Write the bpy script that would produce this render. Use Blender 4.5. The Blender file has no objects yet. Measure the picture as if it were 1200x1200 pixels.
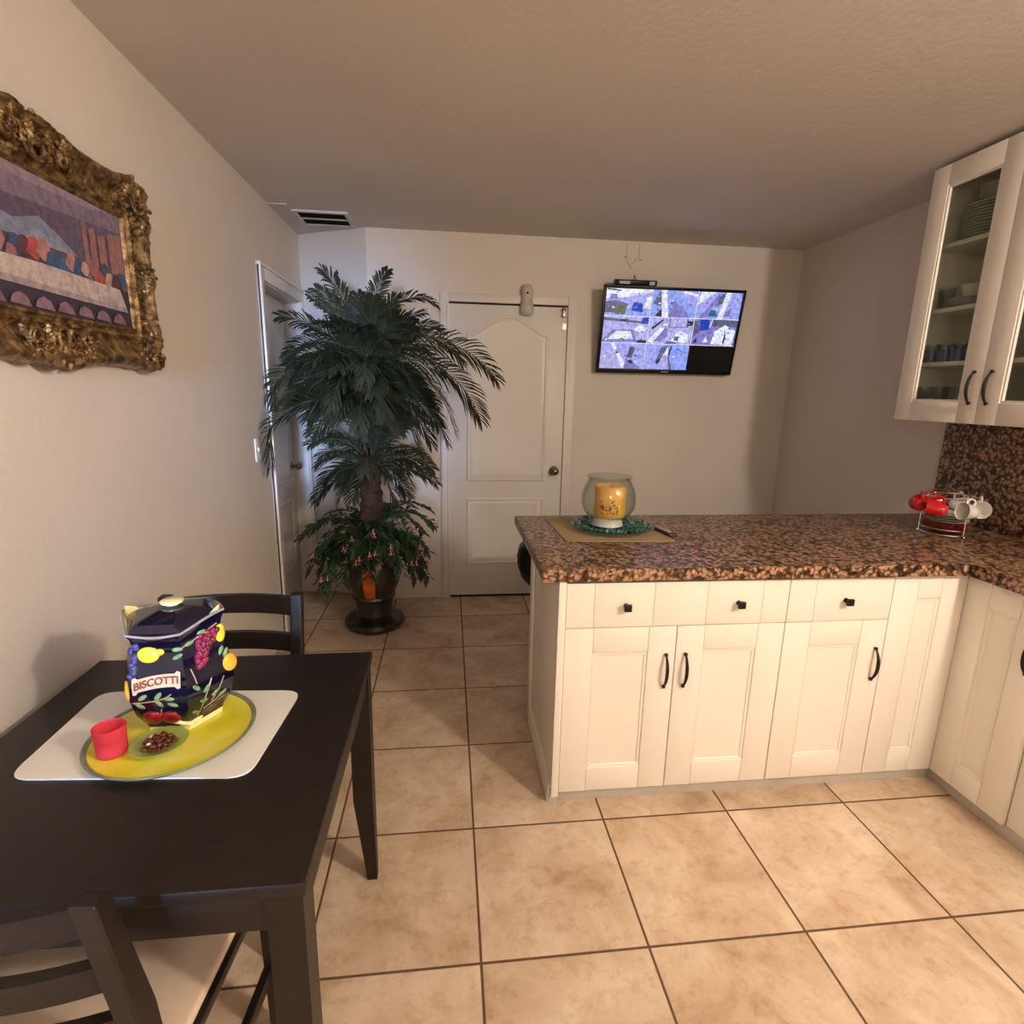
import bpy, bmesh, math, random
from math import sin, cos, pi, radians
from mathutils import Vector, Matrix, Euler, noise
sc = bpy.context.scene
COL = sc.collection
random.seed(7)
R = radians
# ------------------------------------------------------------------ helpers
def wm(o):
    m = Matrix.LocRotScale(o.location, o.rotation_euler, o.scale)
    return wm(o.parent) @ m if o.parent else m

def tag(o, label=None, cat=None, group=None, kind=None):
    if label: o['label'] = label
    if cat: o['category'] = cat
    if group: o['group'] = group
    if kind: o['kind'] = kind
    return o

def empty(name, loc, label=None, cat=None, group=None, rot=(0, 0, 0), kind=None):
    o = bpy.data.objects.new(name, None); COL.objects.link(o)
    o.location = loc; o.rotation_euler = rot; o.empty_display_size = .05
    return tag(o, label, cat, group, kind)

def copy_tree(o, parent=None):
    c = o.copy(); COL.objects.link(c); c.parent = parent
    for ch in [x for x in bpy.data.objects if x.parent == o]:
        copy_tree(ch, c)
    return c

class MB:
    def __init__(s): s.bm = bmesh.new(); s.mi = 0; s.col = None; s.M = Matrix.Identity(4)
    def _mark(s, faces):
        for f in faces:
            f.material_index = s.mi
            if s.col is not None:
                lay = s.bm.loops.layers.float_color.get('Col') or s.bm.loops.layers.float_color.new('Col')
                for l in f.loops: l[lay] = (*s.col, 1)
    def v(s, p): return s.bm.verts.new(s.M @ Vector(p))
    def box(s, x0, x1, y0, y1, z0, z1, b=0, seg=2, taper=None):
        t = taper or (0, 0)
        vs = [s.v(p) for p in [(x0 + t[0], y0 + t[1], z0), (x1 - t[0], y0 + t[1], z0), (x1 - t[0], y1 - t[1], z0), (x0 + t[0], y1 - t[1], z0),
                               (x0, y0, z1), (x1, y0, z1), (x1, y1, z1), (x0, y1, z1)]]
        fs = [s.bm.faces.new([vs[i] for i in q]) for q in [(3, 2, 1, 0), (4, 5, 6, 7), (0, 1, 5, 4), (1, 2, 6, 5), (2, 3, 7, 6), (3, 0, 4, 7)]]
        s._mark(fs)
        if b > 0:
            es = list({e for f in fs for e in f.edges})
            r = bmesh.ops.bevel(s.bm, geom=es, offset=b, segments=seg, affect='EDGES', profile=.5, clamp_overlap=True)
            s._mark(r['faces'])
        return s
    def grid(s, fn, nu, nv, cu=False, cv=False):
        """fn(i,j)->point, i<nu, j<nv"""
        g = [[s.v(fn(i, j)) for j in range(nv)] for i in range(nu)]
        fs = []
        for i in range(nu if cu else nu - 1):
            for j in range(nv if cv else nv - 1):
                q = [g[i][j], g[(i + 1) % nu][j], g[(i + 1) % nu][(j + 1) % nv], g[i][(j + 1) % nv]]
                try: fs.append(s.bm.faces.new(q))
                except ValueError: pass
        s._mark(fs); return g
    def lathe(s, prof, c=(0, 0, 0), n=40, cap=True):
        g = s.grid(lambda i, j: (c[0] + prof[j][0] * cos(2 * pi * i / n), c[1] + prof[j][0] * sin(2 * pi * i / n), c[2] + prof[j][1]), n, len(prof), cu=True)
        if cap:
            for j in (0, len(prof) - 1):
                if prof[j][0] > 1e-5:
                    ring = [g[i][j] for i in range(n)]
                    if j == 0: ring = ring[::-1]
                    s._mark([s.bm.faces.new(ring)])
        return s
    def tube(s, pts, r, n=8, cap=True, sx=1.0):
        pts = [Vector(p) for p in pts]; m = len(pts)
        if not hasattr(r, '__len__'): r = [r] * m
        T = []
        for i in range(m):
            a = pts[max(i - 1, 0)]; b = pts[min(i + 1, m - 1)]; T.append((b - a).normalized())
        up = Vector((0, 0, 1)) if abs(T[0].z) < .9 else Vector((1, 0, 0))
        N = (up - T[0] * up.dot(T[0])).normalized(); fr = []
        for i in range(m):
            N = (N - T[i] * N.dot(T[i])).normalized(); fr.append((N.copy(), T[i].cross(N)))
        g = s.grid(lambda i, j: pts[i] + (fr[i][0] * cos(2 * pi * j / n) * sx + fr[i][1] * sin(2 * pi * j / n)) * r[i], m, n, cv=True)
        if cap: s._mark([s.bm.faces.new(g[0]), s.bm.faces.new(g[-1][::-1])])
        return s
    def ball(s, c, r, n=12, m=8, rot=None):
        if not hasattr(r, '__len__'): r = (r, r, r)
        Q = rot or Matrix.Identity(3); c = Vector(c)
        g = s.grid(lambda i, j: c + Q @ Vector((r[0] * cos(2 * pi * i / n) * sin(pi * (j + 1) / (m + 1)), r[1] * sin(2 * pi * i / n) * sin(pi * (j + 1) / (m + 1)), -r[2] * cos(pi * (j + 1) / (m + 1)))), n, m, cu=True)
        b = s.v(c + Q @ Vector((0, 0, -r[2]))); t = s.v(c + Q @ Vector((0, 0, r[2]))); fs = []
        for i in range(n):
            fs.append(s.bm.faces.new([g[(i + 1) % n][0], g[i][0], b])); fs.append(s.bm.faces.new([g[i][m - 1], g[(i + 1) % n][m - 1], t]))
        s._mark(fs); return s
    def prism(s, poly, f0, f1, b=0, seg=2):
        """poly list of 2D; f0,f1 map 2D->3D for the two ends"""
        a = [s.v(f0(p)) for p in poly]; c = [s.v(f1(p)) for p in poly]; n = len(poly)
        fs = [s.bm.faces.new(a[::-1]), s.bm.faces.new(c)]
        for i in range(n): fs.append(s.bm.faces.new([a[i], a[(i + 1) % n], c[(i + 1) % n], c[i]]))
        s._mark(fs)
        if b > 0:
            es = list({e for f in fs[:2] for e in f.edges})
            r = bmesh.ops.bevel(s.bm, geom=es, offset=b, segments=seg, affect='EDGES', profile=.5)
            s._mark(r['faces'])
        return s
    def poly(s, pts):
        s._mark([s.bm.faces.new([s.v(p) for p in pts])]); return s
    def build(s, name, mat, parent=None, smooth=True, local=False, fixn=True, angle=35):
        if fixn: bmesh.ops.recalc_face_normals(s.bm, faces=s.bm.faces[:])
        me = bpy.data.meshes.new(name)
        vs = [v.co for v in s.bm.verts]
        o = bpy.data.objects.new(name, me); COL.objects.link(o)
        if parent is not None:
            o.parent = parent
            if not local: bmesh.ops.transform(s.bm, matrix=wm(parent).inverted(), verts=s.bm.verts[:])
        elif not local:
            lo = Vector([min(v[k] for v in vs) for k in range(3)]); hi = Vector([max(v[k] for v in vs) for k in range(3)])
            c = Vector(((lo.x + hi.x) / 2, (lo.y + hi.y) / 2, lo.z)); o.location = c
            bmesh.ops.translate(s.bm, vec=-c, verts=s.bm.verts[:])
        if smooth:
            for f in s.bm.faces: f.smooth = True
            for e in s.bm.edges:
                if len(e.link_faces) == 2 and e.calc_face_angle(0) > R(angle): e.smooth = False
        s.bm.to_mesh(me); s.bm.free()
        for m in (mat if isinstance(mat, (list, tuple)) else [mat]): me.materials.append(m)
        return o

# ------------------------------------------------------------------ materials
def newmat(name):
    m = bpy.data.materials.new(name); m.use_nodes = True; nt = m.node_tree
    return m, nt, nt.nodes['Principled BSDF']
def node(nt, typ, **kw):
    n = nt.nodes.new(typ)
    for k, v in kw.items():
        if hasattr(n, k): setattr(n, k, v)
        else: n.inputs[k].default_value = v
    return n
def ramp(nt, stops, interp='LINEAR'):
    n = nt.nodes.new('ShaderNodeValToRGB'); e = n.color_ramp.elements; n.color_ramp.interpolation = interp
    while len(e) < len(stops): e.new(.5)
    for i, (p, c) in enumerate(stops): e[i].position = p; e[i].color = (*c, 1)
    return n
def simple(name, col, rough=.5, metal=0, var=.06, vscale=8, bump=0, bscale=200, spec=.5, coat=0, sss=0, trans=0, stretch=None):
    m, nt, p = newmat(name); L = nt.links
    p.inputs['Roughness'].default_value = rough; p.inputs['Metallic'].default_value = metal
    p.inputs['Specular IOR Level'].default_value = spec; p.inputs['Coat Weight'].default_value = coat
    if sss: p.inputs['Subsurface Weight'].default_value = sss; p.inputs['Subsurface Scale'].default_value = .02
    p.inputs['Transmission Weight'].default_value = trans
    tc = nt.nodes.new('ShaderNodeTexCoord'); src = tc.outputs['Object']
    if stretch:
        mp = node(nt, 'ShaderNodeMapping'); mp.inputs['Scale'].default_value = stretch; L.new(src, mp.inputs[0]); src = mp.outputs[0]
    n = node(nt, 'ShaderNodeTexNoise'); n.inputs['Scale'].default_value = vscale; n.inputs['Detail'].default_value = 4; L.new(src, n.inputs['Vector'])
    r = ramp(nt, [(.3, tuple(c * (1 - var) for c in col)), (.7, tuple(min(1, c * (1 + var)) for c in col))])
    L.new(n.outputs['Fac'], r.inputs[0]); L.new(r.outputs[0], p.inputs['Base Color'])
    if bump:
        n2 = node(nt, 'ShaderNodeTexNoise'); n2.inputs['Scale'].default_value = bscale; n2.inputs['Detail'].default_value = 5; L.new(src, n2.inputs['Vector'])
        b = node(nt, 'ShaderNodeBump'); b.inputs['Strength'].default_value = 1; b.inputs['Distance'].default_value = bump
        L.new(n2.outputs['Fac'], b.inputs['Height']); L.new(b.outputs[0], p.inputs['Normal'])
    return m
def glassy(name, tint=(.93, .96, .95), rough=.02, refl=1.0, opac=0.0, col=(.8, .9, .8)):
    """thin clear sheet: fresnel mix of transparency and reflection, optional body colour"""
    m, nt, p = newmat(name); L = nt.links; nt.nodes.remove(p); out = nt.nodes['Material Output']
    t = node(nt, 'ShaderNodeBsdfTransparent'); t.inputs[0].default_value = (*tint, 1)
    g = node(nt, 'ShaderNodeBsdfGlossy'); g.inputs['Roughness'].default_value = rough
    f = node(nt, 'ShaderNodeLayerWeight'); f.inputs[0].default_value = .5
    pw = node(nt, 'ShaderNodeMath', operation='POWER'); pw.inputs[1].default_value = 4.0; L.new(f.outputs['Facing'], pw.inputs[0])
    mu = node(nt, 'ShaderNodeMath', operation='MULTIPLY_ADD'); mu.inputs[1].default_value = .55 * refl; mu.inputs[2].default_value = .03 * refl; L.new(pw.outputs[0], mu.inputs[0])
    mx = node(nt, 'ShaderNodeMixShader'); L.new(mu.outputs[0], mx.inputs[0])
    base = t.outputs[0]
    if opac:
        d = node(nt, 'ShaderNodeBsdfDiffuse'); d.inputs[0].default_value = (*col, 1)
        d2 = node(nt, 'ShaderNodeBsdfTranslucent'); d2.inputs[0].default_value = (*col, 1)
        ms = node(nt, 'ShaderNodeMixShader'); ms.inputs[0].default_value = .5; L.new(d.outputs[0], ms.inputs[1]); L.new(d2.outputs[0], ms.inputs[2])
        m2 = node(nt, 'ShaderNodeMixShader'); m2.inputs[0].default_value = opac; L.new(t.outputs[0], m2.inputs[1]); L.new(ms.outputs[0], m2.inputs[2]); base = m2.outputs[0]
    L.new(base, mx.inputs[1]); L.new(g.outputs[0], mx.inputs[2]); L.new(mx.outputs[0], out.inputs[0])
    return m

def wallmat(name, col, bump=.0012):
    m, nt, p = newmat(name); L = nt.links
    p.inputs['Roughness'].default_value = .62; p.inputs['Specular IOR Level'].default_value = .3
    g = nt.nodes.new('ShaderNodeNewGeometry')
    n = node(nt, 'ShaderNodeTexNoise'); n.inputs['Scale'].default_value = 1.6; n.inputs['Detail'].default_value = 3; L.new(g.outputs['Position'], n.inputs['Vector'])
    r = ramp(nt, [(.3, tuple(c * .96 for c in col)), (.7, tuple(c * 1.03 for c in col))]); L.new(n.outputs['Fac'], r.inputs[0]); L.new(r.outputs[0], p.inputs['Base Color'])
    a = node(nt, 'ShaderNodeTexNoise'); a.inputs['Scale'].default_value = 38; a.inputs['Detail'].default_value = 6; L.new(g.outputs['Position'], a.inputs['Vector'])
    b = node(nt, 'ShaderNodeBump'); b.inputs['Distance'].default_value = bump; b.inputs['Strength'].default_value = 1; L.new(a.outputs['Fac'], b.inputs['Height']); L.new(b.outputs[0], p.inputs['Normal'])
    return m
M = {}
M['wall'] = wallmat('wall_paint', (.66, .60, .53), .0010)
M['ceil'] = wallmat('ceiling_paint', (.68, .63, .58), .0013)
M['trim'] = simple('trim_paint', (.68, .63, .57), .4, var=.03, vscale=3)
M['door'] = simple('door_paint', (.70, .66, .61), .38, var=.02, vscale=3, bump=.0003, bscale=90)
M['cab'] = simple('cabinet_lacquer', (.83, .78, .70), .33, var=.015, vscale=3, spec=.45)
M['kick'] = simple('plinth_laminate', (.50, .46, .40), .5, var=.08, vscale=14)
M['gap'] = simple('joint_shadow', (.42, .37, .30), .7, var=.02)
M['dark'] = simple('espresso_wood', (.0115, .0075, .0055), .42, var=.35, vscale=14, stretch=(1, 14, 14), bump=.0002, bscale=60, spec=.35)
M['black'] = simple('black_plastic', (.006, .006, .007), .35, var=.1, spec=.2)
M['bronze'] = simple('oil_rubbed_bronze', (.022, .014, .011), .38, metal=.6, var=.3, vscale=60)
M['brass'] = simple('antique_knob', (.25, .2, .15), .3, metal=1, var=.25, vscale=60)
M['chrome'] = simple('chrome', (.75, .74, .72), .15, metal=1, var=.05)
M['seat'] = simple('cream_seat', (.66, .52, .40), .5, var=.06, vscale=9, bump=.0006, bscale=160)
M['mat'] = simple('white_placemat', (.78, .77, .72), .42, var=.03, vscale=6)
M['glass'] = glassy('clear_glass')
M['pane'] = glassy('cabinet_glass', (.88, .90, .86), .01, 1.0)
M['greyg'] = glassy('grey_green_glass', (.66, .70, .58), .04, 1.2, .35, (.45, .47, .36))
M['greeng'] = glassy('green_dish_glass', (.80, .86, .62), .05, 1.1, .45, (.62, .72, .34))
M['pinkg'] = glassy('frosted_pink_glass', (.9, .25, .32), .25, .5, .80, (.95, .13, .20))
M['white'] = simple('white_ceramic', (.78, .75, .70), .18, var=.03)
M['red'] = simple('red_ceramic', (.50, .012, .018), .15, var=.1)
M['wax'] = simple('yellow_wax', (.95, .50, .09), .3, var=.06, vscale=20, sss=.2)
M['sand'] = simple('white_sand', (.85, .84, .82), .8, var=.06, vscale=80, bump=.001, bscale=300)
M['linen'] = simple('tan_linen', (.36, .26, .14), .85, var=.12, vscale=220, bump=.0006, bscale=500)
M['teal'] = simple('teal_glass_gravel', (.02, .11, .10), .12, var=.9, vscale=70, spec=.8)
M['navy'] = simple('navy_glaze', (.003, .0035, .014), .08, var=.4, vscale=12, coat=.5)
M['cream'] = simple('cream_glaze', (.84, .74, .36), .2, var=.15, vscale=15)
M['lemon'] = simple('lemon_glaze', (.74, .60, .04), .2, var=.2, vscale=40)
M['orange'] = simple('orange_glaze', (.90, .38, .03), .2, var=.25, vscale=30)
M['grape'] = simple('plum_glaze', (.20, .015, .05), .16, var=.6, vscale=120)
M['blueg'] = simple('blue_grape_glaze', (.05, .045, .16), .16, var=.5, vscale=120)
M['apple'] = simple('apple_glaze', (.28, .01, .015), .16, var=.4, vscale=40)
M['leafg'] = simple('leaf_glaze', (.17, .27, .11), .25, var=.4, vscale=80)
M['twig'] = simple('twig_glaze', (.42, .27, .17), .3, var=.2, vscale=60)
M['banner'] = simple('banner_glaze', (.66, .46, .28), .22, var=.12, vscale=50)
M['letter'] = simple('letter_glaze', (.20, .05, .02), .3)
M['nut'] = simple('nut_brown', (.12, .03, .012), .25, var=.6, vscale=60)
M['pale'] = simple('pale_nut', (.75, .62, .48), .4, var=.2, vscale=60)
M['frond'] = simple('palm_leaf', (.026, .032, .014), .55, var=.45, vscale=9)
M['frond2'] = simple('bush_leaf', (.022, .052, .018), .5, var=.5, vscale=12)
M['bark'] = simple('palm_bark', (.06, .027, .013), .85, var=.5, vscale=30, bump=.006, bscale=60)
M['stalk'] = simple('green_stalk', (.05, .055, .02), .6, var=.3, vscale=20)
M['pink'] = simple('pink_petal', (.52, .20, .25), .5, var=.3, vscale=50)
M['pot'] = simple('dark_pot', (.018, .011, .008), .28, var=.5, vscale=9, coat=.3)
M['stripe'] = simple('pot_orange', (.40, .075, .012), .3, var=.35, vscale=14)
M['vent'] = simple('vent_paint', (.62, .58, .53), .45, var=.03)
M['shade'] = simple('shade_black', (.01, .01, .011), .8)  # near-black standing for shade in the vent and the door gap
M['cob'] = simple('blue_cup_glass', (.03, .05, .22), .2, var=.2)
M['copper'] = simple('copper_cup', (.65, .35, .24), .3, metal=.5, var=.1)
M['chinaw'] = simple('china', (.62, .61, .56), .25, var=.03)
M['remote'] = simple('remote_body', (.05, .028, .018), .35, var=.2)
M['device'] = simple('aged_plastic', (.50, .455, .38), .45, var=.06)
M['grey'] = simple('grey_label', (.45, .45, .45), .5, var=.4, vscale=300)

# floor tiles
def floormat():
    S, GX, GY = .4629, .078, 3.4804
    m, nt, p = newmat('beige_floor_tile'); L = nt.links
    g = nt.nodes.new('ShaderNodeNewGeometry')
    mp = node(nt, 'ShaderNodeVectorMath', operation='SUBTRACT'); mp.inputs[1].default_value = (GX, GY, 0); L.new(g.outputs['Position'], mp.inputs[0])
    sc_ = node(nt, 'ShaderNodeVectorMath', operation='SCALE'); sc_.inputs['Scale'].default_value = 1 / S; L.new(mp.outputs[0], sc_.inputs[0])
    fr = node(nt, 'ShaderNodeVectorMath', operation='FRACTION'); L.new(sc_.outputs[0], fr.inputs[0])
    fl = node(nt, 'ShaderNodeVectorMath', operation='FLOOR'); L.new(sc_.outputs[0], fl.inputs[0])
    sx = nt.nodes.new('ShaderNodeSeparateXYZ'); L.new(fr.outputs[0], sx.inputs[0])
    def edge(o):
        a = node(nt, 'ShaderNodeMath', operation='SUBTRACT'); a.inputs[0].default_value = 1; L.new(o, a.inputs[1])
        b = node(nt, 'ShaderNodeMath', operation='MINIMUM'); L.new(o, b.inputs[0]); L.new(a.outputs[0], b.inputs[1]); return b.outputs[0]
    mn = node(nt, 'ShaderNodeMath', operation='MINIMUM'); L.new(edge(sx.outputs[0]), mn.inputs[0]); L.new(edge(sx.outputs[1]), mn.inputs[1])
    gr = node(nt, 'ShaderNodeMapRange'); gr.inputs['From Min'].default_value = .0058; gr.inputs['From Max'].default_value = .0095; L.new(mn.outputs[0], gr.inputs['Value'])
    wn = node(nt, 'ShaderNodeTexWhiteNoise', noise_dimensions='3D'); L.new(fl.outputs[0], wn.inputs['Vector'])
    off = node(nt, 'ShaderNodeVectorMath', operation='SCALE'); off.inputs['Scale'].default_value = 37; L.new(wn.outputs['Color'], off.inputs[0])
    ad = node(nt, 'ShaderNodeVectorMath', operation='ADD'); L.new(off.outputs[0], ad.inputs[0]); L.new(g.outputs['Position'], ad.inputs[1])
    n1 = node(nt, 'ShaderNodeTexNoise'); n1.inputs['Scale'].default_value = 5; n1.inputs['Detail'].default_value = 7; n1.inputs['Roughness'].default_value = .6; n1.inputs['Distortion'].default_value = .5; L.new(ad.outputs[0], n1.inputs['Vector'])
    r1 = ramp(nt, [(.30, (.45, .31, .20)), (.43, (.57, .42, .29)), (.55, (.66, .51, .37)), (.68, (.74, .60, .46))]); L.new(n1.outputs['Fac'], r1.inputs[0])
    n2 = node(nt, 'ShaderNodeTexNoise'); n2.inputs['Scale'].default_value = 22; n2.inputs['Detail'].default_value = 6; n2.inputs['Roughness'].default_value = .7; L.new(ad.outputs[0], n2.inputs['Vector'])
    r2 = ramp(nt, [(.36, (.74, .64, .55)), (.5, (1, 1, 1))]); L.new(n2.outputs['Fac'], r2.inputs[0])
    mu = node(nt, 'ShaderNodeMix', data_type='RGBA', blend_type='MULTIPLY'); mu.inputs[0].default_value = .55; L.new(r1.outputs[0], mu.inputs[6]); L.new(r2.outputs[0], mu.inputs[7])
    tv = node(nt, 'ShaderNodeMapRange'); tv.inputs['To Min'].default_value = .92; tv.inputs['To Max'].default_value = 1.05; L.new(wn.outputs['Value'], tv.inputs['Value'])
    hs = nt.nodes.new('ShaderNodeHueSaturation'); L.new(tv.outputs[0], hs.inputs['Value']); L.new(mu.outputs[2], hs.inputs['Color'])
    mx = node(nt, 'ShaderNodeMix', data_type='RGBA'); mx.inputs[6].default_value = (.13, .07, .037, 1); L.new(gr.outputs[0], mx.inputs[0]); L.new(hs.outputs[0], mx.inputs[7]); L.new(mx.outputs[2], p.inputs['Base Color'])
    rg = node(nt, 'ShaderNodeMapRange'); rg.inputs['To Min'].default_value = .9; rg.inputs['To Max'].default_value = .42; L.new(gr.outputs[0], rg.inputs['Value']); L.new(rg.outputs[0], p.inputs['Roughness'])
    ma = node(nt, 'ShaderNodeMath', operation='MULTIPLY_ADD'); ma.inputs[1].default_value = .12; L.new(n2.outputs['Fac'], ma.inputs[0]); L.new(gr.outputs[0], ma.inputs[2])
    b = node(nt, 'ShaderNodeBump'); b.inputs['Distance'].default_value = .0015; b.inputs['Strength'].default_value = .8; L.new(ma.outputs[0], b.inputs['Height']); L.new(b.outputs[0], p.inputs['Normal'])
    p.inputs['Specular IOR Level'].default_value = .35
    return m
M['floor'] = floormat()

def granitemat():
    m, nt, p = newmat('brown_granite'); L = nt.links
    g = nt.nodes.new('ShaderNodeNewGeometry')
    n0 = node(nt, 'ShaderNodeTexNoise'); n0.inputs['Scale'].default_value = 25; n0.inputs['Detail'].default_value = 3; L.new(g.outputs['Position'], n0.inputs['Vector'])
    sb = node(nt, 'ShaderNodeVectorMath', operation='SCALE'); sb.inputs['Scale'].default_value = .035; L.new(n0.outputs['Color'], sb.inputs[0])
    ad = node(nt, 'ShaderNodeVectorMath', operation='ADD'); L.new(g.outputs['Position'], ad.inputs[0]); L.new(sb.outputs[0], ad.inputs[1])
    v = node(nt, 'ShaderNodeTexVoronoi', feature='F1'); v.inputs['Scale'].default_value = 62; L.new(ad.outputs[0], v.inputs['Vector'])
    r = ramp(nt, [(.0, (.54, .35, .23)), (.38, (.44, .27, .17)), (.56, (.26, .145, .085)), (.74, (.075, .042, .025)), (1, (.04, .024, .015))])
    L.new(v.outputs['Distance'], r.inputs[0])
    sepc = nt.nodes.new('ShaderNodeSeparateColor'); L.new(v.outputs['Color'], sepc.inputs[0])
    r2 = ramp(nt, [(.0, (.12, .10, .08)), (.22, (.35, .33, .30)), (.36, (.85, .85, .82)), (.8, (1.1, 1.05, 1.0))]); L.new(sepc.outputs[0], r2.inputs[0])
    mu = node(nt, 'ShaderNodeMix', data_type='RGBA', blend_type='MULTIPLY'); mu.inputs[0].default_value = 1; L.new(r.outputs[0], mu.inputs[6]); L.new(r2.outputs[0], mu.inputs[7])
    n = node(nt, 'ShaderNodeTexNoise'); n.inputs['Scale'].default_value = 140; n.inputs['Detail'].default_value = 5; L.new(g.outputs['Position'], n.inputs['Vector'])
    r3 = ramp(nt, [(.36, (.25, .2, .17)), (.52, (1, 1, 1))]); L.new(n.outputs['Fac'], r3.inputs[0])
    m3 = node(nt, 'ShaderNodeMix', data_type='RGBA', blend_type='MULTIPLY'); m3.inputs[0].default_value = .65; L.new(mu.outputs[2], m3.inputs[6]); L.new(r3.outputs[0], m3.inputs[7])
    L.new(m3.outputs[2], p.inputs['Base Color']); p.inputs['Roughness'].default_value = .30; p.inputs['Specular IOR Level'].default_value = .3
    return m
M['granite'] = granitemat()

def colmat(name, emit=0, rough=.4, nscale=60, amount=.3, tint=(1, 1, 1)):
    """uses the 'Col' face colours of a flat printed or lit picture"""
    m, nt, p = newmat(name); L = nt.links
    a = node(nt, 'ShaderNodeVertexColor', layer_name='Col')
    tc = nt.nodes.new('ShaderNodeTexCoord')
    n = node(nt, 'ShaderNodeTexNoise'); n.inputs['Scale'].default_value = nscale; n.inputs['Detail'].default_value = 5; n.inputs['Roughness'].default_value = .65; L.new(tc.outputs['Object'], n.inputs['Vector'])
    r = ramp(nt, [(.35, (1 - amount,) * 3), (.62, (1 + amount * .4,) * 3)]); L.new(n.outputs['Fac'], r.inputs[0])
    mu = node(nt, 'ShaderNodeMix', data_type='RGBA', blend_type='MULTIPLY'); mu.inputs[0].default_value = 1; L.new(a.outputs[0], mu.inputs[6]); L.new(r.outputs[0], mu.inputs[7])
    if emit:
        p.inputs['Base Color'].default_value = (.01, .01, .01, 1); L.new(mu.outputs[2], p.inputs['Emission Color']); p.inputs['Emission Strength'].default_value = emit
        p.inputs['Roughness'].default_value = .2
    else:
        L.new(mu.outputs[2], p.inputs['Base Color']); p.inputs['Roughness'].default_value = rough
    return m
M['screen'] = colmat('camera_feed', emit=.92, nscale=38, amount=.35)
M['paint'] = colmat('painted_canvas', rough=.3, nscale=45, amount=.35)
def goldmat():
    m, nt, p = newmat('antique_gilt'); L = nt.links
    tc = nt.nodes.new('ShaderNodeTexCoord')
    n = node(nt, 'ShaderNodeTexNoise'); n.inputs['Scale'].default_value = 34; n.inputs['Detail'].default_value = 8; n.inputs['Roughness'].default_value = .7; L.new(tc.outputs['Object'], n.inputs['Vector'])
    r = ramp(nt, [(.38, (.05, .024, .009)), (.50, (.21, .12, .045)), (.66, (.52, .36, .15))]); L.new(n.outputs['Fac'], r.inputs[0]); L.new(r.outputs[0], p.inputs['Base Color'])
    p.inputs['Metallic'].default_value = .6; p.inputs['Roughness'].default_value = .36
    b = node(nt, 'ShaderNodeBump'); b.inputs['Distance'].default_value = .004; L.new(n.outputs['Fac'], b.inputs['Height']); L.new(b.outputs[0], p.inputs['Normal'])
    return m
M['gilt'] = goldmat()

# ------------------------------------------------------------------ camera
F_, RX, RY, RZ, HC = 643.3177, .2175, .02, .1165, 1.4899
cz, sz, cx, sx_, cr, sr = cos(RZ), sin(RZ), cos(RX), sin(RX), cos(RY), sin(RY)
fwd = Vector((sz * cx, cz * cx, -sx_)); right = Vector((cz, -sz, 0)); up = right.cross(fwd)
r2 = cr * right + sr * up; u2 = -sr * right + cr * up
cam = bpy.data.cameras.new('camera'); co = bpy.data.objects.new('camera', cam); COL.objects.link(co)
mt = Matrix.Identity(4)
for i in range(3): mt[i][0] = r2[i]; mt[i][1] = u2[i]; mt[i][2] = -fwd[i]
mt[2][3] = HC; co.matrix_world = mt
cam.sensor_width = 36; cam.lens = F_ / 1200 * 36; cam.clip_start = .02
sc.camera = co

# ------------------------------------------------------------------ room
XL, XR, YB, YR, H = -.99, 2.438, 3.834, -2.3, 2.474
def struct(name, mb, mat, **k): return tag(mb.build(name, mat, **k), kind='structure')
struct('floor', MB().box(-1.3, 2.7, YR - .2, 4.4, -.1, 0), M['floor'])
struct('ceiling', MB().box(-1.3, 2.7, YR - .2, 4.4, H, H + .1), M['ceil'])
w = MB()                                              # left wall with the recessed doorway
w.box(XL - .16, XL, YR - .1, 3.255, 0, H); w.box(XL - .16, XL, 4.03, 4.35, 0, H); w.box(XL - .16, XL, 3.255, 4.03, 2.045, H); w.box(XL - .3, XL - .16, 3.1, 4.2, 0, H)
struct('wall_left', w, M['wall'], smooth=False)
struct('wall_back', MB().box(-.515, XR + .1, YB, YB + .12, 0, H), M['wall'], smooth=False)
a = Vector((-.515, YB)); b = Vector((XL, 4.105)); d = (b - a).normalized(); nn = Vector((-d.y, d.x)) * -1
if nn.y < 0: nn = -nn
w = MB().prism([(a.x, a.y), (b.x - .02, b.y), (b.x - .02 + nn.x * .1, b.y + nn.y * .1 + .05), (a.x + .001, a.y + .12)], lambda p: (p[0], p[1], 0), lambda p: (p[0], p[1], H))
struct('wall_corner', w, M['wall'], smooth=False)
struct('wall_right', MB().box(XR, XR + .12, YR - .1, YB + .1, 0, H), M['wall'], smooth=False)
w = MB()                                              # rear wall behind the camera with an opening for an added window
WX0, WX1, WZ0, WZ1 = -.85, .05, .75, 2.1
w.box(XL - .1, WX0, YR - .12, YR, 0, H); w.box(WX1, XR + .1, YR - .12, YR, 0, H); w.box(WX0, WX1, YR - .12, YR, 0, WZ0); w.box(WX0, WX1, YR - .12, YR, WZ1, H)
struct('wall_rear', w, M['wall'], smooth=False)
wi = empty('added_window_1', ((WX0 + WX1) / 2, YR - .06, WZ0), kind='structure')  # unseen window, added to account for the bluish light
w = MB()
for q in [(WX0, WX0 + .05, WZ0, WZ1), (WX1 - .05, WX1, WZ0, WZ1), (WX0, WX1, WZ0, WZ0 + .05), (WX0, WX1, WZ1 - .05, WZ1), (WX0, WX1, 1.4, 1.44)]:
    w.box(q[0], q[1], YR - .1, YR - .03, q[2], q[3])
w.build('added_window_frame', M['trim'], wi, smooth=False)
MB().box(WX0 + .05, WX1 - .05, YR - .07, YR - .066, WZ0 + .05, WZ1 - .05).build('added_window_pane', M['glass'], wi, smooth=False)

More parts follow.
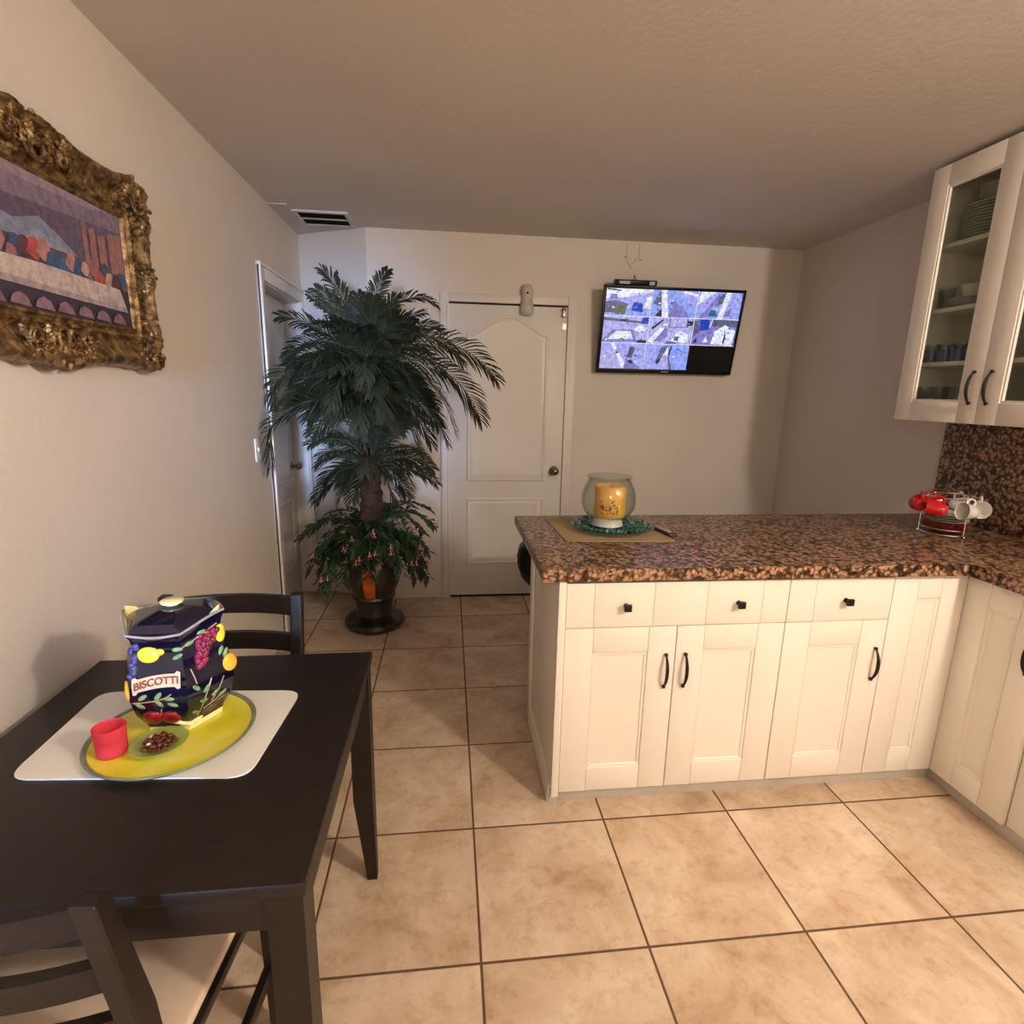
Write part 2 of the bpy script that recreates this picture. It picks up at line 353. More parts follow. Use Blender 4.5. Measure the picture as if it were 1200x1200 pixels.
# paneled doors: local front faces -y
def paneled(w, h, t, rects, arch=None, b=.004):
    """door slab with moulded recessed panels. rects: (x0,x1,z0,z1,arch height)"""
    mb = MB(); mb.box(0, w, 0, t, 0, h, .003)
    for (x0, x1, z0, z1, ah) in rects:
        N = 24
        def outline(o, x0=x0, x1=x1, z0=z0, z1=z1, ah=ah):
            pts = [(x0 + o, z0 + o), (x1 - o, z0 + o)]
            for i in range(N + 1):
                u = i / N; xx = x1 - o - (x1 - x0 - 2 * o) * u; s = (xx - x0) / (x1 - x0)
                zz = z1 - o + (ah * (.5 - .5 * cos(2 * pi * min(max((s - .04) / .92, 0), 1))) ** .8 if ah else 0)
                pts.append((xx, zz))
            return pts
        rings = [(0, 0), (.008, -.007), (.016, -.007), (.022, -.001), (.034, -.004), (.046, -.004), (.058, -.0015)]
        rr = [outline(o) for o, _ in rings]
        g = mb.grid(lambda i, j: (rr[i][j][0], rings[i][1] , rr[i][j][1]), len(rings), len(rr[0]), cv=True)
        mb._mark([mb.bm.faces.new(g[-1])])
    return mb
# back door and casing
d1 = empty('door_1', (.40, YB, 0), kind='structure')
dm = paneled(.792, 2.022, .012, [(.118, .672, .845, 1.845, .115), (.118, .672, .235, .725, 0)])
dm.M = Matrix.Identity(4)
bmesh.ops.translate(dm.bm, vec=Vector((.003, YB - .012, .018)), verts=dm.bm.verts[:])
dm.build('door_slab', M['door'], d1, fixn=True)
k = MB(); k.tube([(.74, YB - .012, .94), (.74, YB - .017, .94)], .033, 24); k.tube([(.74, YB - .012, .94), (.74, YB - .05, .94)], .012, 16)
k.ball((.74, YB - .062, .94), (.027, .022, .027), 20, 12)
k.build('door_knob', M['brass'], d1)
hk = MB(); hk.box(.755, .785, YB - .018, YB - .012, 1.975, 2.035, .002); hk.tube([(.765, YB - .02, 2.03), (.752, YB - .03, 2.015), (.768, YB - .03, 2.0), (.752, YB - .03, 1.985), (.768, YB - .02, 1.975)], .004, 8)
hk.build('latch', M['brass'], d1)
MB().box(.765, .79, YB - .0135, YB - .0118, 1.90, 1.935).build('sticker', M['white'], d1, smooth=False)
t = MB()
def casing(mb, x0, x1, y, z0, z1):
    mb.box(x0, x1, y - .014, y, z0, z1, .003)
t.box(-.055, .0, YB - .016, YB, 0, 2.105, .004); t.box(.80, .868, YB - .016, YB, 0, 2.105, .004); t.box(.0, .80, YB - .016, YB, 2.052, 2.105, .004)
t.box(-.012, .004, YB - .022, YB, 0, 2.055, .003); t.box(.798, .812, YB - .022, YB, 0, 2.055, .003)
struct('trim_1', t, M['trim'])
# black sheet behind the slab, standing in for the shade in its edge gap
struct('door_gap_shade', MB().box(.0015, .80, YB - .004, YB - .001, 0.0, 2.053), M['shade'])
# left-wall door, recessed
d2 = empty('door_2', (XL - .1, 3.64, 0), kind='structure')
dm = paneled(.772, 2.03, .035, [(.11, .66, .845, 1.80, .11), (.11, .66, .235, .725, 0)])
Mx = Matrix.Translation((XL - .1, 3.256, .012)) @ Matrix.Rotation(pi / 2, 4, 'Z')
bmesh.ops.transform(dm.bm, matrix=Mx, verts=dm.bm.verts[:])
dm.build('door_slab', M['door'], d2)
k = MB(); k.tube([(XL - .10, 3.93, .95), (XL - .055, 3.93, .95)], .012, 14); k.tube([(XL - .10, 3.93, .95), (XL - .093, 3.93, .95)], .032, 24); k.ball((XL - .045, 3.93, .95), (.021, .026, .026), 18, 12)
k.build('door_knob', M['brass'], d2)
t = MB()
t.box(XL, XL + .016, 3.185, 3.262, 0, 2.115, .004); t.box(XL, XL + .016, 4.022, 4.088, 0, 2.115, .004); t.box(XL, XL + .016, 3.262, 4.022, 2.04, 2.115, .004)
t.box(XL, XL + .024, 3.185, 3.197, 0, 2.12, .003); t.box(XL, XL + .026, 3.18, 4.09, 2.105, 2.122, .004)
struct('trim_3', t, M['trim'])
t = MB(); t.box(XL - .10, XL, 3.255, 3.268, 0, 2.045, .002); t.box(XL - .10, XL, 4.018, 4.03, 0, 2.045, .002); t.box(XL - .10, XL, 3.255, 4.03, 2.032, 2.045, .002)
struct('trim_4', t, M['trim'])
# ridge where the ceiling was patched beside the vent
struct('trim_5', MB().box(XL, -.886, 3.445, 3.46, H - .006, H, .002), M['ceil'])

# light switch on the left wall
ls = empty('light_switch', (XL, 2.985, 1.10), 'white light switch plate on the left wall beside the recessed door', 'switch')
MB().box(XL, XL + .007, 2.947, 3.023, 1.105, 1.225, .003).build('plate', M['white'], ls)
MB().box(XL + .005, XL + .011, 2.98, 2.99, 1.155, 1.175, .001).build('toggle', M['white'], ls)

# ceiling vent
vt = empty('ceiling_vent', (-.727, 3.72, H), 'white rectangular air vent with dark louvres in the ceiling above the palm', 'vent')
w = MB(); x0, x1, y0, y1 = -.885, -.572, 3.535, 3.815
for q in [(x0, x1, y0, y0 + .024), (x0, x1, y1 - .024, y1), (x0, x0 + .024, y0 + .024, y1 - .024), (x1 - .024, x1, y0 + .024, y1 - .024), (x0 + .024, x1 - .024, 3.668, 3.682)]:
    w.box(q[0], q[1], q[2], q[3], H - .012, H, .002)
w.build('frame', M['vent'], vt)
MB().box(x0 + .02, x1 - .02, y0 + .02, y1 - .02, H - .0025, H - .0005).build('duct_shade', M['shade'], vt, smooth=False)  # flat black sheet put in for the shade behind the slats
for yy in [3.572, 3.588, 3.604, 3.62, 3.636, 3.652, 3.696, 3.712, 3.728, 3.744, 3.76, 3.776]:
    w = MB(); w.prism([(yy, H - .010), (yy + .0015, H - .010), (yy + .008, H - .003), (yy + .0065, H - .003)], lambda p: (x0 + .024, p[0], p[1]), lambda p: (x1 - .024, p[0], p[1]))
    w.build('slat', M['black'], vt, smooth=False)

# ------------------------------------------------------------------ cabinets
ROTR = Matrix.Rotation(-pi / 2, 4, 'Z')
def front(w, h, T, stile=.10, rail=.093, panel=True, joints=None, t=.019):
    """shaker front in local coords x 0..w, z 0..h, front face at y=0; T places it in the world"""
    mb = MB(); mb.M = T; g = .0005
    if panel:
        mb.box(0, stile - g, 0, t, 0, h, .0014); mb.box(w - stile + g, w, 0, t, 0, h, .0014)
        mb.box(stile + g, w - stile - g, 0, t, 0, rail, .0014); mb.box(stile + g, w - stile - g, 0, t, h - rail, h, .0014)
        mb.box(stile - .002, w - stile + .002, t - .012, t - .002, rail - .002, h - rail + .002)
        x0, x1, z0, z1 = stile, w - stile, rail, h - rail
        rings = [(0, .0005), (.002, .004), (.0055, .0045), (.009, .003), (.012, .0055), (.0135, .0115)]
        q = lambda o: [(x0 + o, z0 + o), (x1 - o, z0 + o), (x1 - o, z1 - o), (x0 + o, z1 - o)]
        gg = mb.grid(lambda i, j: (q(rings[i][0])[j][0], rings[i][1], q(rings[i][0])[j][1]), len(rings), 4, cv=True)
        mb._mark([mb.bm.faces.new(gg[-1])])
    else:
        xs = [0] + (joints or []) + [w]
        for i in range(len(xs) - 1):
            mb.box(xs[i] + (g if i else 0), xs[i + 1] - (g if i < len(xs) - 2 else 0), 0, t, 0, h, .0014)
        mb.box(.002, w - .002, .004, t - .001, .002, h - .002)
    return mb
def pull(T, zc, x, L=.135, proud=.028):
    mb = MB(); mb.M = T; n = 17; pts = []; rad = []
    for i in range(n):
        u = i / (n - 1); a = u * 2 - 1
        pts.append((x, -.010 - (proud - .010) * (1 - abs(a) ** 2.2), zc + a * L / 2 * .86)); rad.append(.0036 + .0026 * (1 - a * a))
    mb.tube(pts, rad, 10)
    for sgn in (-1, 1):
        zz = zc + sgn * L / 2 * .9
        mb.ball((x, -.0075, zz), (.0068, .0055, .0075), 12, 8); mb.tube([(x, 0.0, zz), (x, -.006, zz)], .005, 10)
    return mb
def knob(T, x, z):
    mb = MB(); mb.M = T
    mb.tube([(x, 0, z), (x, -.004, z)], .009, 12); mb.tube([(x, -.003, z), (x, -.02, z)], .0055, 12)
    mb.M = T @ Matrix.Translation((x, -.024, z)); mb.box(-.0125, .0125, -.006, .006, -.0125, .0125, .002)
    return mb
YF = 1.712; ZB, ZD, ZT = .054, .698, .862
# --- peninsula
def TP(x, z): return Matrix.Translation((x, YF, z))
c1 = empty('base_cabinet', (.79, 2.0, 0), 'wide cream base cabinet with two-knob drawer over two doors at the open counter end', 'cabinet')
MB().box(.392, 1.192, YF + .021, 2.29, .05, .868).build('body', M['cab'], c1, smooth=False)
e = .0015
dr = front(.804 - 2 * e, ZT - ZD - .003, TP(.391 + e, ZD + .0015), panel=False, joints=[.096, .308, .500, .705]).build('drawer', M['cab'], c1)
for x in (.600, 1.008): knob(TP(0, 0), x, .778).build('knob', M['bronze'], dr)
for x0, hx in ((.391, .757), (.793, .829)):
    dd = front(.401 - 2 * e, ZD - ZB - .0015, TP(x0 + e, ZB)).build('door', M['cab'], c1)
    pull(TP(0, 0), .53, hx).build('handle', M['bronze'], dd)
c2 = empty('base_cabinet', (1.395, 2.0, 0), 'narrow cream base cabinet with one-knob drawer over a single door in the counter front', 'cabinet')
MB().box(1.196, 1.594, YF + .021, 2.29, .05, .868).build('body', M['cab'], c2, smooth=False)
dr = front(.402 - 2 * e, ZT - ZD - .003, TP(1.195 + e, ZD + .0015), panel=False, joints=[.10]).build('drawer', M['cab'], c2)
knob(TP(0, 0), 1.415, .778).build('knob', M['bronze'], dr)
dd = front(.402 - 2 * e, ZD - ZB - .0015, TP(1.195 + e, ZB)).build('door', M['cab'], c2)
pull(TP(0, 0), .525, 1.563).build('handle', M['bronze'], dd)
c3 = empty('corner_cabinet', (1.85, 2.1, 0), 'cream corner cabinet with two tall drawerless doors meeting at the inner corner', 'cabinet')
w = MB(); w.box(1.598, 2.42, YF + .021, 2.29, .05, .868); w.box(1.93, 2.42, 1.43, YF + .021, .05, .868)
w.build('body', M['cab'], c3, smooth=False)
front(.2925, ZT - ZB + .003, TP(1.5985, ZB), stile=.098, rail=.09).build('door', M['cab'], c3)
def TR(y, z, x=1.896): return Matrix.Translation((x, y, z)) @ ROTR
dd = front(.293, ZT - ZB + .003, TR(1.7135, ZB, 1.892), stile=.092, rail=.09, t=.024).build('door', M['cab'], c3)
pull(TR(0, 0, 1.892), .67, -1.452).build('handle', M['bronze'], dd)
c4 = empty('base_cabinet', (2.17, 1.1, 0), 'cream base cabinet at the right edge of the picture, only a door sliver seen', 'cabinet')
MB().box(1.93, 2.42, .62, 1.425, .05, .868).build('body', M['cab'], c4, smooth=False)
for yy, hy in ((1.417, 1.05), (1.015, .98)):
    dd = front(.398, ZD - ZB - .0015, TR(yy, ZB, 1.908), t=.02).build('door', M['cab'], c4)
    pull(TR(0, 0, 1.908), .55, -hy).build('handle', M['bronze'], dd)
dr = front(.80, ZT - ZD - .003, TR(1.417, ZD + .0015, 1.908), panel=False, joints=[.1, .7], t=.02).build('drawer', M['cab'], c4)
knob(TR(0, 0, 1.908), -1.02, .778).build('knob', M['bronze'], dr)
# end panel with corner post, far stile and base moulding
ep = empty('end_panel', (.372, 2.0, 0), 'cream end panel closing the free end of the counter, with corner post and base moulding', 'panel')
MB().box(.370, .3885, 1.728, 2.295, .02, .870, .001).build('panel', M['cab'], ep)
MB().box(.363, .3885, 1.700, 1.727, .045, .871, .002).build('corner_post', M['cab'], ep)
MB().box(.358, .3695, 2.235, 2.30, .0, .870, .003).build('stile', M['cab'], ep)
w = MB(); w.prism([(0, 0), (.016, 0), (.016, .05), (.010, .075), (.004, .085), (0, .085)], lambda p: (.3695 - p[0], 1.728, p[1]), lambda p: (.3695 - p[0], 2.235, p[1]))
w.build('base_moulding', M['cab'], ep)
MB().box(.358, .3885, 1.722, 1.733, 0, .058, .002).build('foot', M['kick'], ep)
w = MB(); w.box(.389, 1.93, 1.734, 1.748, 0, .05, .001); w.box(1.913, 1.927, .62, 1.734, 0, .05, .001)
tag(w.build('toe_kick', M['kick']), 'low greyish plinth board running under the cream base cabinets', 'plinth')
# worktop, one continuous L
ZG0, ZG1 = .872, .916
w = MB()
w.prism([(.305, 1.690), (1.864, 1.690), (1.864, -.2), (XR - .001, -.2), (XR - .001, 2.506), (.305, 2.506)][::-1], lambda p: (p[0], p[1], ZG0), lambda p: (p[0], p[1], ZG1), b=.010, seg=3)
tag(w.build('granite_worktop', M['granite']), 'L-shaped brown speckled granite worktop over the cream cabinets', 'worktop')
tag(MB().box(XR - .022, XR - .001, -.2, 2.458, ZG1, 1.394, .001).build('backsplash', M['granite']), 'dark brown granite backsplash slab on the wall under the glass cabinet', 'backsplash')

# --- upper cabinet
UX = 2.085; uc = empty('wall_cabinet', (2.26, 2.0, 1.395), 'white wall cabinet with glass doors showing dishes, above the right-hand counter', 'cabinet')
w = MB(); X0, X1, Y0, Y1, Z0, Z1 = UX + .021, XR - .002, 1.606, 2.404, 1.397, 2.450
w.box(X0, X1, Y1 - .018, Y1, Z0, Z1); w.box(X0, X1, Y0, Y0 + .018, Z0, Z1); w.box(X0, X1, Y0 + .018, Y1 - .018, Z0, Z0 + .018); w.box(X0, X1, Y0 + .018, Y1 - .018, Z1 - .018, Z1)
w.box(X1 - .01, X1, Y0 + .018, Y1 - .018, Z0 + .018, Z1 - .018)
w.build('body', M['cab'], uc, smooth=False)
SH = (1.648, 1.873, 2.138)
for z in SH: MB().box(X0 + .012, X1 - .011, Y0 + .019, Y1 - .019, z - .018, z, .001).build('shelf', M['cab'], uc)
def glassdoor(yf, wd, hy):
    T = TR(yf, 1.395, UX); h = 1.054; s = .083; mb = MB(); mb.M = T
    mb.box(0, s, 0, .02, 0, h, .0014); mb.box(wd - s, wd, 0, .02, 0, h, .0014); mb.box(s + .0006, wd - s - .0006, 0, .02, 0, s, .0014); mb.box(s + .0006, wd - s - .0006, 0, .02, h - s, h, .0014)
    q = lambda o: [(s + o, s + o), (wd - s - o, s + o), (wd - s - o, h - s - o), (s + o, h - s - o)]
    rings = [(-.001, .0005), (.002, .004), (.006, .0045), (.009, .003), (.011, .006), (.0115, .012), (-.001, .014)]
    mb.grid(lambda i, j: (q(rings[i][0])[j][0], rings[i][1], q(rings[i][0])[j][1]), len(rings), 4, cv=True)
    dd = mb.build('door', M['cab'], uc)
    mb = MB(); mb.M = T; mb.box(s + .001, wd - s - .001, .011, .0135, s + .001, h - s - .001); mb.build('glass_pane', M['pane'], dd, smooth=False)
    pull(TR(0, 0, UX), 1.537, -hy, L=.135).build('handle', M['bronze'], dd)
glassdoor(2.406, .405, 2.034); glassdoor(1.998, .396, 1.960)
def cup_obj(name, prof, mat, loc, label, cat, group, handle=None):
    o = MB().lathe(prof, n=28, cap=False).build(name, mat, local=True); o.location = loc; return tag(o, label, cat, group)
# contents: plates on the top shelf
plate_prof = [(0, .003), (.05, .003), (.075, .012), (.118, .018), (.12, .020), (.118, .0215), (.074, .0155), (.05, .0065), (0, .0065)]
for k_ in range(11):
    cup_obj('plate', plate_prof, M['chinaw'], (2.26, 2.235 + random.uniform(-.003, .003), SH[2] + k_ * .012), 'pale china plate in the tall stack on the top shelf of the wall cabinet', 'plate', 'plates on the top shelf')
bowl_prof = [(0, .004), (.03, .004), (.05, .015), (.08, .045), (.083, .047), (.08, .048), (.048, .021), (0, .009)]
for k_ in range(3):
    cup_obj('bowl', bowl_prof, M['chinaw'], (2.26, 2.235, SH[2] + .135 + k_ * .016), 'pale china bowl nested on top of the plate stack in the wall cabinet', 'bowl', 'bowls on the plates')
# second shelf: saucers, a creamer, glasses
for k_ in range(4):
    cup_obj('saucer', [(r * .62, z * .7) for r, z in plate_prof], M['chinaw'], (2.20, 2.235, SH[1] + k_ * .008), 'small china saucer in the short pile on the second shelf of the wall cabinet', 'saucer', 'saucers on the second shelf')
gl = [(0, .002), (.026, .002), (.028, .006), (.033, .095), (.0335, .096), (.031, .095), (.026, .008), (0, .008)]
cup_obj('teacup', [(0, .002), (.022, .002), (.03, .02), (.04, .055), (.041, .056), (.038, .055), (.028, .021), (0, .006)], M['white'], (2.20, 2.235, SH[1] + .036), 'white teacup standing on the saucer pile in the wall cabinet', 'cup', None)
for i, (x, y) in enumerate([(2.19, 2.345), (2.30, 2.30), (2.31, 2.16)]):
    cup_obj('drinking_glass', gl, M['glass'], (x, y, SH[1]), ['clear drinking glass at the far end of the second cabinet shelf', 'clear drinking glass behind the saucer pile on the second cabinet shelf', 'clear drinking glass at the back near the middle of the second cabinet shelf'][i], 'glass', 'clear glasses in the wall cabinet')
# third shelf: blue tumblers
for i, (x, y) in enumerate([(2.165, 2.345), (2.165, 2.275), (2.165, 2.205), (2.165, 2.135), (2.245, 2.31), (2.245, 2.24), (2.245, 2.17)]):
    t_ = empty('tumbler', (x, y, SH[0]), ['blue-bottomed tumbler in the front row of the third cabinet shelf', 'blue-bottomed tumbler in the back row of the third cabinet shelf'][i > 3], 'glass', 'blue tumblers front row' if i < 4 else 'blue tumblers back row')
    MB().lathe([(0, .001), (.030, .001), (.0325, .055), (.0, .055)], n=24, cap=False).build('blue_base', M['cob'], t_, local=True)
    MB().lathe([(.0328, .0555), (.034, .078), (.032, .078), (.0308, .0555)], n=24, cap=False).build('rim', M['glass'], t_, local=True)
for i, (x, y) in enumerate([(2.16, 2.34), (2.16, 2.255), (2.24, 2.30), (2.24, 2.21)]):
    cup_obj('wine_glass', [(0, .001), (.03, .001), (.028, .004), (.004, .008), (.0035, .05), (.02, .065), (.030, .09), (.030, .13), (.029, .13), (.028, .09), (.018, .068), (0, .06)], M['glass'], (x, y, Z0 + .018), 'short clear stemmed glass on the cabinet floor behind the first glass door', 'glass', 'stemmed glasses on the cabinet floor')
for i, y in enumerate([1.86, 1.775, 1.70]):
    cup_obj('copper_mug', [(0, .001), (.034, .001), (.036, .07), (.034, .07), (.032, .005), (0, .005)], M['copper'], (2.17, y, Z0 + .018), 'copper-coloured cup on the cabinet floor behind the second glass door', 'cup', 'copper cups on the cabinet floor')
    cup_obj('drinking_glass', gl, M['glass'], (2.19, y, SH[0]), 'clear glass on the third shelf behind the second cabinet door', 'glass', 'clear glasses behind the second door')

# ------------------------------------------------------------------ television
th = math.atan(.108 / .54)
tv = empty('television', (1.478, 3.711, 1.895), 'black flat television tilted down on the back wall, showing security camera views', 'television', rot=(th, 0, 0))
W_, H_ = .966, .552
def tvb(*a, b=.002): return MB().box(*a, b)
tvb(-W_ / 2 + .01, W_ / 2 - .01, .006, .045, -H_ / 2 + .01, H_ / 2 - .01, b=.004).build('housing', M['black'], tv, local=True)
tvb(-.30, .30, .04, .070, -.25, -.03, b=.006).build('rear_housing', M['black'], tv, local=True)
w = MB(); bz = .017
w.box(-W_ / 2, W_ / 2, 0, .02, H_ / 2 - bz, H_ / 2, .002); w.box(-W_ / 2, W_ / 2, 0, .02, -H_ / 2, -H_ / 2 + .026, .002)
w.box(-W_ / 2, -W_ / 2 + bz, 0, .02, -H_ / 2 + .026, H_ / 2 - bz, .002); w.box(W_ / 2 - bz, W_ / 2, 0, .02, -H_ / 2 + .026, H_ / 2 - bz, .002)
w.build('bezel', M['black'], tv, local=True)
w = MB(); w.box(-.025, .025, -.0008, .0002, -H_ / 2 + .010, -H_ / 2 + .016); w.build('logo_mark', M['grey'], tv, local=True, smooth=False)
sx0, sx1, sz0, sz1 = -W_ / 2 + bz, W_ / 2 - bz, -H_ / 2 + .026, H_ / 2 - bz
w = MB(); w.col = (.0, .0, .0); w.box(sx0, sx1, .004, .006, sz0, sz1); scn = w.build('screen', M['screen'], tv, local=True, smooth=False)
P1, P2, P3, WH, DK, BL, LB = (.36, .38, .88), (.22, .20, .55), (.42, .42, .80), (.78, .80, 1.0), (.03, .03, .08), (.015, .05, .48), (.27, .36, .90)
OL, TE, GR = (.12, .13, .08), (.02, .15, .28), (.11, .12, .22)
feeds = {
 (0, 2): [(P1, [(0, 0), (1, 0), (1, 1), (0, 1)]), (WH, [(0, .62), (.5, .7), (1, .9), (1, 1), (0, 1)]), (P2, [(.08, .6), (.25, .62), (.24, .8), (.1, .8)]), (GR, [(0, .1), (.45, .12), (.5, .45), (.2, .58), (0, .5)]), (OL, [(.22, .05), (.45, .05), (.47, .3), (.36, .38), (.25, .28)]), (LB, [(.5, 0), (.95, 0), (.85, .5), (.6, .55)]), (BL, [(.58, .2), (.84, .15), (.82, .48), (.62, .52)]), (P3, [(.6, .55), (.82, .55), (.78, .72), (.66, .72)]), (WH, [(.85, .3), (1, .3), (1, .75), (.9, .7)]), (DK, [(.0, .95), (.3, .9), (.34, .94), (.02, 1)])],
 (1, 2): [(LB, [(0, 0), (1, 0), (1, 1), (0, 1)]), (GR, [(.02, .5), (.15, .95), (.25, .8), (.2, .4)]), (DK, [(.1, .05), (.26, .4), (.27, .0)]), (WH, [(.26, 0), (.4, 0), (.3, 1), (.18, 1)]), (P2, [(.4, 0), (.85, 0), (.6, .5), (.48, .62), (.42, .45)]), (DK, [(.42, .5), (.52, .58), (.5, .62), (.43, .6)]), (P1, [(.55, .9), (1, .4), (1, 1), (.5, 1)]), (WH, [(.6, .95), (1, .8), (1, .9), (.72, 1)]), (P2, [(.85, 0), (.9, 0), (.68, .45), (.64, .45)])],
 (2, 2): [(P1, [(0, 0), (1, 0), (1, 1), (0, 1)]), (WH, [(0, .5), (.05, 1), (.4, 1)]), (P2, [(.08, .0), (.45, .95), (.62, .95), (.4, .1)]), (GR, [(.48, .9), (.64, 1), (.6, .6), (.45, .5)]), (WH, [(.5, 0), (.62, 0), (.74, 1), (.62, 1)]), (P2, [(.62, .1), (.8, .5), (.78, .1)]), (TE, [(.28, .1), (.5, .08), (.48, .3), (.33, .35)]), (P3, [(.32, .35), (.48, .3), (.46, .45), (.36, .45)]), (LB, [(.8, 0), (1, 0), (1, .6)])],
 (0, 1): [(P3, [(0, 0), (1, 0), (1, 1), (0, 1)]), (GR, [(0, .85), (.9, .75), (.95, .82), (0, .95)]), (P2, [(.0, .0), (.25, .5), (.7, .5), (.78, .05)]), (WH, [(.12, .12), (.3, .45), (.62, .45), (.7, .15)]), (DK, [(0, .0), (.02, .1), (.26, .5), (.23, .5)]), (DK, [(.78, .02), (1, .0), (1, .12), (.8, .12)]), (DK, [(.38, .82), (.5, .82), (.48, .9), (.38, .9)]), (BL, [(.85, .75), (1, .75), (1, 1), (.86, .98)]), (WH, [(.7, .5), (.9, .4), (1, .6), (.8, .7)]), (GR, [(.35, .1), (.45, .2), (.52, .08), (.48, .05)])],
 (1, 1): [(P3, [(0, 0), (1, 0), (1, 1), (0, 1)]), (GR, [(.45, .62), (.9, .66), (.88, 1), (.46, 1)]), (P3, [(.47, .65), (.86, .68), (.85, 1), (.48, 1)]), (WH, [(0, .1), (.35, .8), (.42, .75), (.12, 0)]), (P2, [(.15, .1), (.4, .7), (.46, .3), (.3, .1)]), (DK, [(.05, .6), (.3, .95), (.32, .9), (.1, .55)]), (WH, [(.52, .1), (.7, .55), (.92, .4), (.95, .05)]), (GR, [(.6, .15), (.7, .12), (.72, .3), (.62, .3)]), (DK, [(.86, .7), (1, .75), (1, .9), (.88, .92)]), (GR, [(.4, 0), (.7, .02), (.6, .1), (.45, .1)])],
 (2, 1): [(P2, [(0, 0), (1, 0), (1, 1), (0, 1)]), (BL, [(.15, .55), (.36, .6), (.34, 1), (.13, 1)]), (GR, [(.02, .3), (.14, .5), (.12, .95), (0, .9)]), (GR, [(.4, .75), (1, .75), (1, 1), (.38, 1)]), (WH, [(.45, .05), (.5, .55), (.72, .8), (.98, .6), (.95, .0)]), (DK, [(.72, .1), (.75, .6), (.78, .3), (.76, .08)]), (WH, [(.36, .7), (.4, 1), (.42, 1), (.39, .7)]), (WH, [(.25, .1), (.32, .35), (.38, .1)]), (DK, [(.02, .05), (.1, .3), (.12, .1)])],
 (0, 0): [(P1, [(0, 0), (1, 0), (1, 1), (0, 1)]), (P3, [(0, 0), (.5, 0), (.4, .5), (0, .9)]), (WH, [(.2, 1), (.28, 1), (.62, .1), (.5, .0), (.45, .3)]), (GR, [(.6, .45), (.72, .42), (.78, .85), (.65, .9)]), (DK, [(.63, .5), (.66, .5), (.7, .82), (.68, .84)]), (P2, [(.55, .05), (.6, .4), (.95, .05), (.9, 0), (.6, 0)]), (DK, [(.62, .3), (.7, .38), (.78, .25), (.7, .2)]), (GR, [(.33, .75), (.42, .8), (.4, .6), (.34, .6)])],
 (1, 0): [(LB, [(0, 0), (1, 0), (1, 1), (0, 1)]), (P1, [(0, 0), (.25, 0), (.35, 1), (0, 1)]), (GR, [(.25, .3), (.35, .9), (.5, .95), (.45, .4)]), (DK, [(.26, .3), (.34, .45), (.36, .3), (.3, .2)]), (P3, [(.3, 0), (.65, 0), (.55, .5), (.4, .55)]), (WH, [(.4, .55), (.5, .9), (.55, .6)]), (DK, [(.52, .6), (.56, .95), (.6, .9), (.56, .55)]), (GR, [(.6, .0), (.66, .0), (.56, .5), (.52, .5)]), (TE, [(.7, .82), (.95, .65), (.95, .68), (.7, .86)])],
}
cw, ch_ = (sx1 - sx0) / 3, (sz1 - sz0) / 3
for (i, j), shp in feeds.items():
    w = MB(); ax, az = sx0 + i * cw, sz0 + j * ch_
    for k_, (c, pl) in enumerate(shp):
        w.col = tuple(min(1, v * 1.05) for v in c); yy = .0038 - .00012 * k_
        m_ = .012
        w.poly([(ax + cw * (m_ + (1 - 2 * m_) * min(max(u, 0), 1)), yy, az + ch_ * (m_ + (1 - 2 * m_) * v)) for u, v in pl])
    rs = random.Random(i * 7 + j)
    for k_ in range(26):                                # small clutter in each view
        u, v, a_, b_ = rs.random() * .9 + .03, rs.random() * .88 + .04, rs.random() * .05 + .01, rs.random() * .06 + .012
        u1 = min(u + a_, .99); v1 = min(v + b_, .99)
        w.col = rs.choice([WH, P2, P3, GR, DK, P1, WH, LB, P3]); sk = rs.uniform(-.04, .04)
        w.poly([(ax + cw * (m_ + (1 - 2 * m_) * min(max(p, 0), 1)), .0024 - .00001 * k_, az + ch_ * (m_ + (1 - 2 * m_) * q)) for p, q in [(u, v), (u1, v), (u1 + sk, v1), (u + sk, v1)]])
    w.build('camera_view', M['screen'], scn, local=True, smooth=False)
w = MB(); w.col = (.85, .87, 1)
for i in (1, 2):
    x = sx0 + i * cw; w.poly([(x - .0025, .0020, sz0 + (ch_ if i == 2 else 0)), (x + .0025, .0020, sz0 + (ch_ if i == 2 else 0)), (x + .0025, .0020, sz1), (x - .0025, .0020, sz1)])
    z = sz0 + i * ch_; w.poly([(sx0, .0019, z - .002), (sx1, .0019, z - .002), (sx1, .0019, z + .002), (sx0, .0019, z + .002)])
w.build('grid_lines', M['screen'], scn, local=True, smooth=False)
w = MB(); w.M = Matrix.Identity(4); w.box(1.36, 1.60, 3.815, YB, 1.93, 2.07, .003); w.box(1.40, 1.44, 3.742, 3.82, 1.95, 2.05, .003); w.box(1.52, 1.56, 3.742, 3.82, 1.95, 2.05, .003)
tag(w.build('wall_mount', M['black']), 'black wall mount bracket hidden behind the tilted television', 'bracket')
